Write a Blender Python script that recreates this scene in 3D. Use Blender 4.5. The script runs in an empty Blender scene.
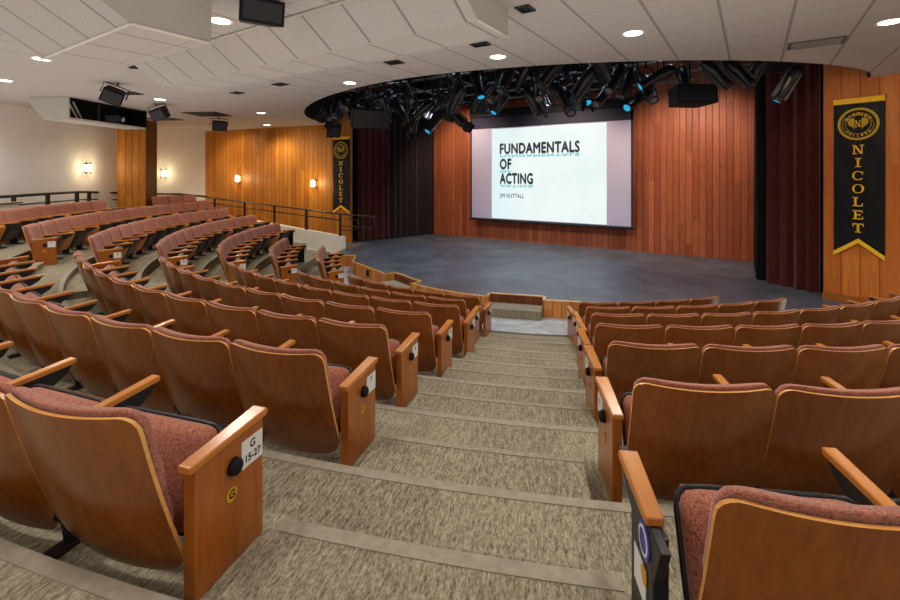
import bpy, bmesh, math, random
from mathutils import Vector, Matrix
random.seed(7)
PI = math.pi
C = bpy.context.scene.collection
sin, cos, rad = math.sin, math.cos, math.radians

# ------------------------------------------------------------------ helpers
def tag(o, label=None, cat=None, group=None, kind=None):
    if label: o['label'] = label
    if cat: o['category'] = cat
    if group: o['group'] = group
    if kind: o['kind'] = kind
    return o

def mesh_from_bm(bm, name, smooth=False):
    me = bpy.data.meshes.new(name)
    bmesh.ops.recalc_face_normals(bm, faces=bm.faces)
    bm.to_mesh(me); bm.free()
    if smooth:
        for p in me.polygons: p.use_smooth = True
    return me

def link(name, me, mats=None, parent=None, loc=None, rot=None):
    if mats is not None and len(me.materials) == 0:
        for m in (mats if isinstance(mats, (list, tuple)) else [mats]): me.materials.append(m)
    o = bpy.data.objects.new(name, me); C.objects.link(o)
    if parent: o.parent = parent
    if loc: o.location = loc
    if rot: o.rotation_euler = rot
    return o

def empty(name, loc=(0, 0, 0), rotz=0.0, rot=None):
    o = bpy.data.objects.new(name, None); C.objects.link(o)
    o.location = loc; o.rotation_euler = rot if rot else (0, 0, rotz)
    o.empty_display_size = 0.1
    return o

def bm_box(bm, x0, x1, y0, y1, z0, z1, bevel=0.0, M=None):
    t = bmesh.new()
    vs = [t.verts.new((x, y, z)) for x in (x0, x1) for y in (y0, y1) for z in (z0, z1)]
    for f in ((0, 1, 3, 2), (4, 6, 7, 5), (0, 4, 5, 1), (2, 3, 7, 6), (0, 2, 6, 4), (1, 5, 7, 3)):
        t.faces.new([vs[i] for i in f])
    bmesh.ops.recalc_face_normals(t, faces=t.faces)
    if bevel:
        bmesh.ops.bevel(t, geom=list(t.edges), offset=bevel, segments=2, affect='EDGES', profile=0.5)
    if M is not None: bmesh.ops.transform(t, matrix=M, verts=t.verts)
    merge(bm, t)

def merge(bm, t, mat=None):
    me = bpy.data.meshes.new('tmp')
    if mat is not None:
        for f in t.faces: f.material_index = mat
    t.to_mesh(me); t.free()
    bm.from_mesh(me); bpy.data.meshes.remove(me)

def box_mesh(name, *a, bevel=0.0):
    bm = bmesh.new(); bm_box(bm, *a, bevel=bevel); return mesh_from_bm(bm, name)

def bm_prism(bm, pts, z0, z1, axis='z', bevel=0.0):
    """closed polygon pts extruded along an axis"""
    def P(a, b, h):
        return (a, b, h) if axis == 'z' else ((h, a, b) if axis == 'x' else (a, h, b))
    t = bmesh.new()
    lo = [t.verts.new(P(a, b, z0)) for a, b in pts]; hi = [t.verts.new(P(a, b, z1)) for a, b in pts]
    n = len(pts)
    t.faces.new(lo); t.faces.new(hi)
    for i in range(n): t.faces.new((lo[i], lo[(i + 1) % n], hi[(i + 1) % n], hi[i]))
    bmesh.ops.recalc_face_normals(t, faces=t.faces)
    if bevel: bmesh.ops.bevel(t, geom=list(t.edges), offset=bevel, segments=2, affect='EDGES', profile=0.5)
    merge(bm, t)

def bm_tube(bm, pts, r, seg=8, caps=True):
    """round bar along a poly line"""
    pts = [Vector(p) for p in pts]; rings = []
    for i, p in enumerate(pts):
        if i == 0: d = pts[1] - p
        elif i == len(pts) - 1: d = p - pts[-2]
        else: d = (pts[i + 1] - p).normalized() + (p - pts[i - 1]).normalized()
        d.normalize()
        u = d.orthogonal() if abs(d.z) > .9 else d.cross(Vector((0, 0, 1)))
        u.normalize(); w = d.cross(u)
        rings.append([bm.verts.new(p + u * r * cos(2 * PI * k / seg) + w * r * sin(2 * PI * k / seg)) for k in range(seg)])
    for a, b in zip(rings, rings[1:]):
        for k in range(seg): bm.faces.new((a[k], a[(k + 1) % seg], b[(k + 1) % seg], b[k]))
    if caps:
        bm.faces.new(rings[0][::-1]); bm.faces.new(rings[-1])

def tube_mesh(name, pts, r, seg=8):
    bm = bmesh.new(); bm_tube(bm, pts, r, seg); return mesh_from_bm(bm, name, True)

def bm_lathe(bm, prof, seg=20, M=None):
    """profile (r, z) turned about z"""
    t = bmesh.new(); rings = []
    for r, z in prof:
        rings.append([t.verts.new((r * cos(2 * PI * k / seg), r * sin(2 * PI * k / seg), z)) for k in range(seg)] if r > 1e-5 else [t.verts.new((0, 0, z))])
    for a, b in zip(rings, rings[1:]):
        for k in range(seg):
            k2 = (k + 1) % seg
            if len(a) == 1 and len(b) == 1: continue
            if len(a) == 1: t.faces.new((a[0], b[k], b[k2]))
            elif len(b) == 1: t.faces.new((a[k], a[k2], b[0]))
            else: t.faces.new((a[k], a[k2], b[k2], b[k]))
    if M is not None: bmesh.ops.transform(t, matrix=M, verts=t.verts)
    merge(bm, t)

def bm_sheet(bm, f, ns, nt, mat=0, closed_s=False):
    """grid surface f(i/ns, j/nt)"""
    g = [[bm.verts.new(f(i / ns, j / nt)) for j in range(nt + 1)] for i in range(ns + 1)]
    for i in range(ns):
        for j in range(nt):
            fc = bm.faces.new((g[i][j], g[i + 1][j], g[i + 1][j + 1], g[i][j + 1])); fc.material_index = mat
    return g

def text_mesh(body, size, spacing=1.0, bold=0.0, align='CENTER', xs=1.0):
    cu = bpy.data.curves.new('lettering', 'FONT')
    cu.body = body; cu.size = size; cu.align_x = align; cu.align_y = 'CENTER'
    cu.space_character = spacing; cu.offset = bold; cu.resolution_u = 3; cu.fill_mode = 'FRONT'
    ob = bpy.data.objects.new('lettering', cu); C.objects.link(ob)
    bpy.context.view_layer.update()
    dg = bpy.context.evaluated_depsgraph_get()
    me = bpy.data.meshes.new_from_object(ob.evaluated_get(dg))
    bpy.data.objects.remove(ob); bpy.data.curves.remove(cu)
    me.transform(Matrix.Diagonal((xs, 1, 1, 1)))
    me.materials.clear()
    return me

# ------------------------------------------------------------------ materials
class NT:
    def __init__(s, name):
        s.m = bpy.data.materials.new(name); s.m.use_nodes = True
        s.t = s.m.node_tree; s.b = s.t.nodes['Principled BSDF']
    def n(s, kind, **kw):
        nd = s.t.nodes.new(kind)
        for k, v in kw.items(): setattr(nd, k, v)
        return nd
    def l(s, a, b): s.t.links.new(a, b)
    def val(s, sock, v):
        if hasattr(v, 'links') or isinstance(v, bpy.types.NodeSocket): s.l(v, sock)
        else: sock.default_value = v
    def math(s, op, a, b=None, c=None):
        nd = s.n('ShaderNodeMath', operation=op)
        s.val(nd.inputs[0], a)
        if b is not None: s.val(nd.inputs[1], b)
        if c is not None: s.val(nd.inputs[2], c)
        return nd.outputs[0]
    def mix(s, f, a, b, blend='MIX'):
        nd = s.n('ShaderNodeMix', data_type='RGBA', blend_type=blend)
        s.val(nd.inputs[0], f)
        for sock, v in ((nd.inputs[6], a), (nd.inputs[7], b)):
            if isinstance(v, tuple): sock.default_value = (*v[:3], 1)
            else: s.l(v, sock)
        return nd.outputs[2]
    def noise(s, vec, scale, detail=3, rough=.55, dist=0.0):
        nd = s.n('ShaderNodeTexNoise'); nd.inputs['Scale'].default_value = scale
        nd.inputs['Detail'].default_value = detail; nd.inputs['Roughness'].default_value = rough
        nd.inputs['Distortion'].default_value = dist
        if vec is not None: s.l(vec, nd.inputs['Vector'])
        return nd.outputs['Fac']
    def mapr(s, v, a, b, c=0.0, d=1.0):
        nd = s.n('ShaderNodeMapRange'); s.l(v, nd.inputs[0])
        for i, x in enumerate((a, b, c, d)): nd.inputs[i + 1].default_value = x
        return nd.outputs[0]
    def comb(s, x, y, z):
        nd = s.n('ShaderNodeCombineXYZ')
        for i, v in enumerate((x, y, z)): s.val(nd.inputs[i], v)
        return nd.outputs[0]
    def obj(s): return s.n('ShaderNodeTexCoord').outputs['Object']
    def sep(s, v):
        nd = s.n('ShaderNodeSeparateXYZ'); s.l(v, nd.inputs[0]); return nd.outputs
    def scale(s, v, x, y, z):
        nd = s.n('ShaderNodeMapping'); s.l(v, nd.inputs[0]); nd.inputs['Scale'].default_value = (x, y, z); return nd.outputs[0]
    def bump(s, h, strength=.3, dist=.01):
        nd = s.n('ShaderNodeBump'); nd.inputs['Strength'].default_value = strength; nd.inputs['Distance'].default_value = dist
        s.l(h, nd.inputs['Height']); s.l(nd.outputs[0], s.b.inputs['Normal'])
    def base(s, v):
        if isinstance(v, tuple): s.b.inputs['Base Color'].default_value = (*v, 1)
        else: s.l(v, s.b.inputs['Base Color'])
    def set(s, rough=.5, metal=0.0, spec=.5, coat=0.0):
        s.b.inputs['Roughness'].default_value = rough; s.b.inputs['Metallic'].default_value = metal
        s.b.inputs['Specular IOR Level'].default_value = spec
        s.b.inputs['Coat Weight'].default_value = coat; s.b.inputs['Coat Roughness'].default_value = .18
        return s

def srgb(r, g, b):
    return tuple(((c / 255) / 12.92 if c / 255 <= .04045 else ((c / 255 + .055) / 1.055) ** 2.4) for c in (r, g, b))

def plain(name, col, rough=.5, metal=0.0, spec=.5, var=.12, sc=30):
    n = NT(name); v = n.noise(n.obj(), sc, 3)
    k = n.mapr(v, .3, .7)
    a = tuple(c * (1 - var) for c in col); b = tuple(min(1, c * (1 + var)) for c in col)
    n.base(n.mix(k, a, b)); n.set(rough, metal, spec); return n.m

def emit(name, col, strength):
    n = NT(name); n.base((0.0, 0.0, 0.0)); n.set(.6)
    n.b.inputs['Emission Color'].default_value = (*col, 1); n.b.inputs['Emission Strength'].default_value = strength
    return n.m

def wood(name, dark, light, axis='z', rough=.33, coat=.25, sc=1.0, rnd=.35):
    n = NT(name); o = n.obj()
    oi = n.n('ShaderNodeObjectInfo').outputs['Random']
    off = n.n('ShaderNodeVectorMath', operation='ADD'); n.l(o, off.inputs[0])
    n.l(n.comb(n.math('MULTIPLY', oi, 9.0), n.math('MULTIPLY', oi, 5.0), n.math('MULTIPLY', oi, 7.0)), off.inputs[1])
    s1 = {'z': (14, 14, 1.3), 'y': (14, 1.3, 14), 'x': (1.3, 14, 14)}[axis]
    v = n.scale(off.outputs[0], *[k * sc for k in s1])
    g = n.noise(v, 2.0, 5, .6, .8); big = n.noise(n.scale(off.outputs[0], 2, 2, 2), 1.5, 2)
    k = n.math('ADD', n.math('MULTIPLY', n.mapr(g, .32, .68), .6), n.math('MULTIPLY', n.mapr(big, .3, .7), .4))
    c = n.mix(k, dark, light)
    c = n.mix(n.math('MULTIPLY', oi, rnd), c, tuple(x * .72 for x in dark))
    n.base(c); n.set(rough, 0, .45, coat); return n.m

def planks(name, cols, w=.2, groove=.05, red=0.0, knots=True):
    """vertical boards; local x runs along the wall"""
    n = NT(name); o = n.obj(); x, y, z = n.sep(o)
    xs = n.math('DIVIDE', x, w); idx = n.math('FLOOR', xs); fr = n.math('FRACT', xs)
    wn = n.n('ShaderNodeTexWhiteNoise', noise_dimensions='1D'); n.l(idx, wn.inputs['W']); r = wn.outputs['Value']
    # board ends staggered up the wall
    zz = n.math('ADD', n.math('DIVIDE', z, 2.7), n.math('MULTIPLY', r, 3.7))
    wn2 = n.n('ShaderNodeTexWhiteNoise', noise_dimensions='2D'); n.l(n.comb(idx, n.math('FLOOR', zz), 0.0), wn2.inputs['Vector'])
    r2 = wn2.outputs['Value']
    vec = n.comb(n.math('ADD', n.math('MULTIPLY', x, 14.0), n.math('MULTIPLY', r2, 40.0)), y, n.math('MULTIPLY', z, 1.1))
    g = n.noise(vec, 1.6, 5, .6, 1.0)
    c = n.mix(r2, cols[0], cols[1])
    c = n.mix(n.mapr(g, .35, .75, 0, .55), c, cols[2])
    if knots:
        vo = n.n('ShaderNodeTexVoronoi'); vo.inputs['Scale'].default_value = 1.0
        n.l(n.comb(n.math('ADD', n.math('MULTIPLY', x, 5.0), n.math('MULTIPLY', r2, 13.0)), 0.0, n.math('MULTIPLY', z, 2.6)), vo.inputs['Vector'])
        kn = n.mapr(vo.outputs['Distance'], .05, .11, .85, 0)
        c = n.mix(kn, c, tuple(q * .25 for q in cols[2]))
    e = n.math('MINIMUM', fr, n.math('SUBTRACT', 1.0, fr))
    gr = n.mapr(e, 0.0, groove, 1, 0)
    c = n.mix(n.math('MULTIPLY', gr, .82), c, tuple(q * .12 for q in cols[2]))
    n.base(c); n.set(.5, 0, .35)
    n.bump(n.math('MINIMUM', n.math('MULTIPLY', e, 8.0), 1.0), .5, .012)
    return n.m

def carpet_mat():
    n = NT('carpet'); o = n.obj(); x, y, z = n.sep(o)
    ang = n.math('ARCTAN2', x, n.math('MULTIPLY', y, -1.0))
    R = n.math('SQRT', n.math('ADD', n.math('MULTIPLY', x, x), n.math('MULTIPLY', y, y)))
    arc = n.math('MULTIPLY', ang, 9.5)
    # carpet tiles half a metre wide with slightly different tone
    cell = n.comb(n.math('FLOOR', n.math('DIVIDE', arc, .5)), n.math('FLOOR', n.math('DIVIDE', R, .48)), n.math('FLOOR', n.math('MULTIPLY', z, 4.6)))
    wn = n.n('ShaderNodeTexWhiteNoise', noise_dimensions='3D'); n.l(cell, wn.inputs['Vector']); t = wn.outputs['Value']
    st = n.noise(n.comb(n.math('MULTIPLY', arc, 52.0), n.math('MULTIPLY', R, 7.0), n.math('MULTIPLY', z, 7.0)), 1.7, 2, .6)
    st2 = n.noise(n.comb(n.math('MULTIPLY', arc, 100.0), n.math('MULTIPLY', R, 26.0), n.math('MULTIPLY', z, 26.0)), 1.7, 1, .5)
    fz = n.noise(o, 130, 2)
    k = n.math('ADD', n.math('MULTIPLY', n.mapr(st, .33, .67), .34), n.math('MULTIPLY', n.mapr(st2, .3, .7), .42))
    k = n.math('ADD', k, n.math('MULTIPLY', n.mapr(fz, .3, .7), .24))
    k = n.math('ADD', k, n.math('MULTIPLY', n.math('SUBTRACT', t, .5), .16))
    c = n.mix(n.mapr(k, .12, .9), srgb(94, 86, 69), srgb(180, 170, 145))
    n.base(c); n.set(.95, 0, .1); n.bump(k, .5, .006); return n.m

def fabric_mat(name, a, b):
    n = NT(name); o = n.obj()
    v1 = n.noise(n.scale(o, 1, 1, 1), 170, 2, .7); v2 = n.noise(n.scale(o, 1, 1, 3), 60, 3)
    k = n.math('ADD', n.math('MULTIPLY', n.mapr(v1, .35, .65), .7), n.math('MULTIPLY', n.mapr(v2, .3, .7), .3))
    n.base(n.mix(k, a, b)); n.set(.95, 0, .15); n.b.inputs['Sheen Weight'].default_value = .25
    n.bump(v1, .35, .004); return n.m

def ceiling_mat(name, grid=True, w=.655, x0=.34, yw=.655, y0=.0, strength=.55):
    n = NT(name); o = n.obj(); x, y, z = n.sep(o)
    v = n.noise(o, 60, 3); base = n.mix(n.mapr(v, .3, .7), srgb(182, 176, 170), srgb(196, 190, 185))
    fx = n.math('FRACT', n.math('DIVIDE', n.math('SUBTRACT', x, x0), w)); ex = n.math('MULTIPLY', n.math('MINIMUM', fx, n.math('SUBTRACT', 1.0, fx)), w)
    k = n.mapr(ex, .012, .018, strength, 0)
    if yw:
        fy = n.math('FRACT', n.math('DIVIDE', n.math('SUBTRACT', y, y0), yw)); ey = n.math('MULTIPLY', n.math('MINIMUM', fy, n.math('SUBTRACT', 1.0, fy)), yw)
        k = n.math('MAXIMUM', k, n.mapr(ey, .004, .010, strength * .55, 0))
    if yw: k = n.math('MULTIPLY', k, n.mapr(x, -4.2, -2.6, .12, 1))
    n.base(n.mix(k, base, srgb(96, 88, 80))); n.set(.85, 0, .2); return n.m

def stage_mat():
    n = NT('stage_paint'); o = n.obj()
    a = n.noise(n.scale(o, 1, 1, 1), 1.4, 5, .65, .6); b = n.noise(o, 9, 4, .7)
    k = n.math('ADD', n.math('MULTIPLY', n.mapr(a, .35, .7), .65), n.math('MULTIPLY', n.mapr(b, .3, .75), .35))
    n.base(n.mix(k, srgb(58, 60, 68), srgb(104, 108, 118))); n.set(.42, 0, .4); return n.m

def concrete_mat():
    n = NT('polished_concrete'); o = n.obj(); a = n.noise(o, 2.6, 5, .65, 1.2)
    n.base(n.mix(n.mapr(a, .35, .65), srgb(150, 154, 158), srgb(200, 204, 208))); n.set(.3, 0, .5); return n.m

def curtain_mat(name, a, b):
    n = NT(name); v = n.noise(n.scale(n.obj(), 20, 20, 2), 3, 3)
    n.base(n.mix(n.mapr(v, .3, .7), a, b)); n.set(.95, 0, .1); n.b.inputs['Sheen Weight'].default_value = .2; return n.m

M = {}
M['shell'] = wood('seat_plywood', srgb(116, 58, 14), srgb(168, 94, 30), 'z', .3, .35)
M['edge'] = wood('plywood_edge', srgb(214, 140, 62), srgb(244, 190, 112), 'x', .28, .4, rnd=.15)
M['arm'] = wood('armrest_oak', srgb(176, 100, 30), srgb(218, 144, 58), 'y', .28, .4, 1.4, rnd=.2)
M['panel'] = wood('end_panel_veneer', srgb(142, 74, 18), srgb(186, 106, 34), 'z', .3, .35, rnd=.25)
M['under'] = wood('underside_plywood', srgb(172, 98, 28), srgb(206, 128, 46), 'x', .4, .2, rnd=.1)
M['fabric'] = fabric_mat('tweed_fabric', srgb(104, 54, 42), srgb(204, 132, 106))
M['black'] = plain('black_metal', srgb(26, 26, 30), .42, .0, .5)
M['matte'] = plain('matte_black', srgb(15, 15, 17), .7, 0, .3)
M['rail'] = plain('dark_bronze_rail', srgb(44, 38, 34), .4, .3, .5)
M['white'] = plain('white_paint', srgb(232, 226, 210), .8, 0, .2, .03, 6)
M['wallw'] = plain('cream_wall_paint', srgb(228, 224, 218), .85, 0, .2, .03, 2)
M['soffit'] = plain('soffit_white', srgb(196, 190, 182), .8, 0, .2, .03, 8)
M['carpet'] = carpet_mat()
M['nosing'] = plain('stair_nosing_vinyl', srgb(152, 142, 124), .6, 0, .3, .14, 25)
M['nosing2'] = plain('carpet_edge_binding', srgb(150, 142, 122), .85, 0, .2, .2, 40)
M['stage'] = stage_mat(); M['concrete'] = concrete_mat()
M['wallred'] = planks('red_cedar_boards', (srgb(146, 70, 38), srgb(180, 96, 56), srgb(108, 44, 22)), .17, .07)
M['wallgold'] = planks('golden_pine_boards', (srgb(176, 104, 26), srgb(210, 138, 44), srgb(122, 62, 14)), .2, .085)
M['wallorange'] = planks('orange_pine_boards', (srgb(180, 92, 26), srgb(214, 126, 46), srgb(136, 62, 16)), .27, .04)
M['fascia'] = planks('pine_fascia_boards', (srgb(186, 112, 42), srgb(220, 150, 76), srgb(140, 80, 28)), .16, .06)
M['ceil'] = ceiling_mat('ceiling_tiles')
M['ceilslope'] = ceiling_mat('sloped_ceiling_panels', True, .617, -.14, None, 0, .6)
M['maroon'] = curtain_mat('maroon_velour', srgb(62, 24, 24), srgb(98, 42, 40))
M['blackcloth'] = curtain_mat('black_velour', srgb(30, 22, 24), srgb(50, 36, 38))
M['banner'] = curtain_mat('black_satin', srgb(16, 15, 20), srgb(30, 29, 36)); M['banner'].node_tree.nodes['Principled BSDF'].inputs['Roughness'].default_value = .45
M['gold'] = plain('gold_cloth', srgb(244, 188, 36), .6, 0, .3)
M['olive'] = plain('dull_gold_print', srgb(186, 156, 48), .7, 0, .2)
M['paper'] = plain('white_paper', srgb(228, 226, 222), .7, 0, .3, .02)
M['ink'] = plain('black_ink', srgb(28, 26, 26), .6, 0, .3)
M['yellow'] = plain('yellow_disc', srgb(206, 150, 24), .45, 0, .4)
M['blue'] = plain('blue_sticker', srgb(70, 72, 160), .5, 0, .4)
M['steel'] = plain('brushed_steel', srgb(190, 190, 200), .3, .8, .5)
M['greymetal'] = plain('grey_metal', srgb(120, 118, 118), .45, .4, .5)
M['lens'] = emit('downlight_lens', (1.0, .93, .82), 9.0)
M['sconce'] = emit('sconce_glass', (1.0, .80, .45), 7.0)
M['gel'] = emit('cyan_gel', (.03, .5, .85), .8)
M['ventgrey'] = plain('vent_frame_grey', srgb(98, 94, 90), .6, 0, .3); M['ventgrey2'] = plain('vent_slat_grey', srgb(150, 146, 140), .6, 0, .3)
M['spotblack'] = plain('satin_black_enamel', srgb(20, 18, 20), .35, 0, .5)
M['railgrey'] = plain('dark_grey_metal', srgb(74, 72, 76), .4, .5, .5)
M['tan'] = plain('tan_laminate', srgb(190, 160, 120), .5)
M['redboard'] = planks('dark_step_boards', (srgb(96, 52, 30), srgb(128, 70, 42), srgb(70, 36, 20)), .17, .05)
M['mask'] = plain('screen_border_black', srgb(48, 46, 60), .7, 0, .2)

# ------------------------------------------------------------------ layout constants (metres; origin = centre of the stage circle, +y towards the back wall)
R0, DR, P = 5.8905, 1.0382, .616
floor_z = lambda k: .2281 * k - .003 * k * k
EDGE = lambda k: 11.17 - .96 * (6 - k) if k > 0 else 5.38
ZS = .32          # stage height
ZC = 4.44         # ceiling height
RS = 4.43         # thrust radius
KN0, KN1 = (-5.57, -1.95), (-10.80, -2.77)          # low ramp wall
def knee_y(x): return KN0[1] + (x - KN0[0]) * (KN1[1] - KN0[1]) / (KN1[0] - KN0[0])
LW0, LW1, LW2 = (-6.34, -.88), (-13.47, -2.0), (-13.47, -4.05)     # timber wall, then white wall
LW3 = (-9.3, -10.05)
RW0, RW1 = (6.34, -.88), (10.6, -2.6)

# ------------------------------------------------------------------ setting
def struct(name, me, mats, **kw):
    o = link(name, me, mats, **kw); o['kind'] = 'structure'; return o

def wall(name, p, q, z0, z1, mat, th=.12, back=1):
    """wall from p to q; local x runs along it; thickness goes to the local +y side (times back)"""
    p, q = Vector(p), Vector(q); L = (q - p).length; a = math.atan2(q.y - p.y, q.x - p.x)
    bm = bmesh.new(); y0, y1 = (0, th) if back > 0 else (-th, 0)
    bm_box(bm, 0, L, y0, y1, z0, z1)
    return struct(name, mesh_from_bm(bm, name), mat, loc=(p.x, p.y, 0), rot=(0, 0, a))

# floor tiers -----------------------------------------------------------
def tmax_left(R):
    t = rad(80)
    while t > 0 and -R * cos(t) > knee_y(-R * sin(t)) - .02: t -= rad(.25)
    return -t
def tmax_right(R):
    return rad(74) if R > 7.4 else rad(62)
bm = bmesh.new(); NS = 110
def ring(R, z, Rt=None):
    a, b = tmax_left(R), tmax_right(Rt or R)
    return [bm.verts.new((R * sin(a + (b - a) * i / NS), -R * cos(a + (b - a) * i / NS), z)) for i in range(NS + 1)]
prev = None
for k in range(0, 10):
    z = floor_z(k); e0 = EDGE(k) if k > 0 else 5.38; e1 = EDGE(k + 1)
    if k == 9: e1 = 17.0
    inner, outer = ring(e0, z), ring(e1, z)
    if prev is not None:
        for i in range(NS): bm.faces.new((prev[i], prev[i + 1], inner[i + 1], inner[i]))
    for i in range(NS): bm.faces.new((inner[i], inner[i + 1], outer[i + 1], outer[i]))
    prev = ring(e1, z)
    if k == 9: break
struct('floor', mesh_from_bm(bm, 'floor'), M['carpet'])
# pit floor round the thrust
bm = bmesh.new()
for i in range(60):
    a, b = rad(-78 + 156 * i / 60), rad(-78 + 156 * (i + 1) / 60)
    vs = [bm.verts.new((r * sin(t), -r * cos(t), -.004)) for r, t in ((3.9, a), (3.9, b), (5.45, b), (5.45, a))]
    bm.faces.new(vs)
struct('floor_pit', mesh_from_bm(bm, 'floor_pit'), M['concrete'])

# nosings and half steps in the two aisles
def arc_bar(name, R, z, t0, t1, w, th, mat, n=40):
    bm = bmesh.new(); rows = []
    for i in range(n + 1):
        t = t0 + (t1 - t0) * i / n
        rows.append([bm.verts.new((r * sin(t), -r * cos(t), zz)) for r, zz in ((R - .012, z - th), (R - .012, z + .004), (R + w, z + .004), (R + w, z - .002))])
    for a, b in zip(rows, rows[1:]):
        for j in range(3): bm.faces.new((a[j], a[j + 1], b[j + 1], b[j]))
    return struct(name, mesh_from_bm(bm, name), mat)
for k in range(1, 9):
    R = EDGE(k)
    arc_bar('trim_%d' % k, R, floor_z(k), tmax_left(R) + .01, tmax_right(R), .042, .03, M['nosing'], 90)
def half_step(R0_, R1_, z0, z1, t0, t1, n=12):
    bm = bmesh.new(); rows = []
    for i in range(n + 1):
        t = t0 + (t1 - t0) * i / n
        rows.append([bm.verts.new((r * sin(t), -r * cos(t), zz)) for r, zz in ((R0_, z0), (R0_, z1), (R1_, z1), (R1_, z0))])
    for a, b in zip(rows, rows[1:]):
        for j in range(3): bm.faces.new((a[j], a[j + 1], b[j + 1], b[j]))
    for r in (rows[0], rows[-1]): bm.faces.new(r)
    return mesh_from_bm(bm, 'aisle_step')
n_tr = 20
for sgn in (1, -1):
    for k in range(0, 8):
        Re = EDGE(k + 1); zh = (floor_z(k) + floor_z(k + 1)) / 2
        lo, hi = (rad(18.5), rad(24.6)) if k >= 5 else (rad(18.2 - .25 * (5 - k)), rad(25.2 + .5 * (5 - k)))
        if sgn < 0: lo, hi = -rad(28.6), -lo
        struct('floor_step', half_step(Re - .47, Re + .01, floor_z(k) - .02, zh, lo, hi), M['carpet'])
        n_tr += 1
        arc_bar('trim_%d' % n_tr, Re - .47, zh, lo, hi, .05 if k > 5 else .03, .025, M['nosing'] if k > 5 else M['nosing2'], 12)
arc_bar('trim_19', 5.38, 0.0, rad(-31), rad(31), .06, .004, plain('dark_nosing', srgb(92, 84, 70), .7), 40)

# stage -----------------------------------------------------------------
def rec(t0, t1, depth):
    """a step recess cut into the thrust edge between two angles"""
    a, b = (RS * sin(t0), -RS * cos(t0)), (RS * sin(t1), -RS * cos(t1))
    m = Vector((sin((t0 + t1) / 2), -cos((t0 + t1) / 2)))
    ch = Vector(b) - Vector(a); ch.normalize(); nrm = Vector((ch.y, -ch.x))
    if nrm.dot(m) < 0: nrm = -nrm
    return a, tuple(Vector(a) - nrm * depth), tuple(Vector(b) - nrm * depth), b
apron_l = [(-2.16, -3.885), (-3.90, -3.22), (-4.48, -2.52), (-5.12, -2.87), (-5.62, -1.98), (-6.5, -.95)]
outline = []
outline += [(-x, y) for x, y in reversed([( -p[0], p[1]) for p in apron_l])]
steps = []
t = -27.9
outline = [p for p in reversed(apron_l)]              # from the timber wall round to the thrust
def arc_pts(t0, t1):
    n = max(2, int(abs(t1 - t0) / 2)); return [(RS * sin(rad(t0 + (t1 - t0) * i / n)), -RS * cos(rad(t0 + (t1 - t0) * i / n))) for i in range(n + 1)]
rl = rec(rad(-27.8), rad(-13.4), .27); rr = rec(rad(12.1), rad(25.5), .27)
outline += list(rl)[1:] if False else [rl[0], rl[1], rl[2], rl[3]]
outline += arc_pts(-13.4, 12.1)[1:-1]
outline += [rr[0], rr[1], rr[2], rr[3]]
outline += arc_pts(25.5, 27.9)[1:]
outline += [(3.90, -3.22), (4.9, -2.6), (5.9, -2.25), (7.6, -1.5)]
outline += [(8.2, -.93), (8.2, 3.5), (-8.2, 3.5), (-8.2, -.95)]
bm = bmesh.new(); vs = [bm.verts.new((x, y, ZS)) for x, y in outline]; bm.faces.new(vs); bm.normal_update()
bmesh.ops.triangulate(bm, faces=bm.faces, ngon_method='EAR_CLIP')
struct('floor_stage', mesh_from_bm(bm, 'floor_stage'), M['stage'])
# fascia boards: one wall run with its own running length as local x (kept by building flat pieces along the outline)
front = outline[:-4]
bm = bmesh.new(); bmt = bmesh.new(); bmr = bmesh.new()
s = 0.0
uvl = bm.loops.layers.uv.new('run')
for (x0, y0), (x1, y1) in zip(front, front[1:]):
    L = math.hypot(x1 - x0, y1 - y0)
    if L < 1e-4: continue
    f = bm.faces.new([bm.verts.new(v) for v in ((x0, y0, -.01), (x1, y1, -.01), (x1, y1, ZS - .005), (x0, y0, ZS - .005))])
    for lp, uv in zip(f.loops, ((s, 0), (s + L, 0), (s + L, ZS), (s, ZS))): lp[uvl].uv = uv
    s += L
    d = Vector((x1 - x0, y1 - y0)).normalized(); nrm = Vector((-d.y, d.x))
    bm_prism(bmt, [(x0, y0), (x1, y1), (x1 + nrm.x * .05, y1 + nrm.y * .05), (x0 + nrm.x * .05, y0 + nrm.y * .05)], ZS - .004, ZS + .008)
struct('wall_stage_fascia', mesh_from_bm(bm, 'wall_stage_fascia'), M['fascia'])
struct('trim_18', mesh_from_bm(bmt, 'stage_lip'), M['edge'])
nt = M['fascia'].node_tree     # run the boards along the uv run instead of object x
uvn = nt.nodes.new('ShaderNodeUVMap'); uvn.uv_map = 'run'
sepn = [n for n in nt.nodes if n.type == 'SEPXYZ'][0]
cmb = nt.nodes.new('ShaderNodeCombineXYZ'); su = nt.nodes.new('ShaderNodeSeparateXYZ')
nt.links.new(uvn.outputs[0], su.inputs[0]); nt.links.new(su.outputs[0], cmb.inputs[0]); nt.links.new(su.outputs[1], cmb.inputs[2])
nt.links.new(cmb.outputs[0], sepn.inputs[0])
# carpeted step blocks standing in the two recesses
for nm, r_ in (('stage_step', rr), ('stage_step.001', rl)):
    a, a2, b2, b = [Vector(q) for q in r_]
    out = (a - a2).normalized(); mid = (a + b) / 2
    ang = math.atan2((b - a).y, (b - a).x); w = (b - a).length
    e = empty('stage_step', (mid.x, mid.y, 0), ang)
    tag(e, 'carpeted step up to the stage at the foot of the %s aisle' % ('near' if nm == 'stage_step' else 'far'), 'step', 'steps up to the stage')
    bm = bmesh.new(); bm_box(bm, -w / 2 + .01, w / 2 - .01, -.20, .24, 0.0, .16, .006)
    link('tread', mesh_from_bm(bm, 'tread'), M['carpet'], e)
    bm = bmesh.new(); bm_box(bm, -w / 2 + .01, w / 2 - .01, .245, .262, .16, ZS - .006)
    link('backboard', mesh_from_bm(bm, 'backboard'), M['redboard'], e)
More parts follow.
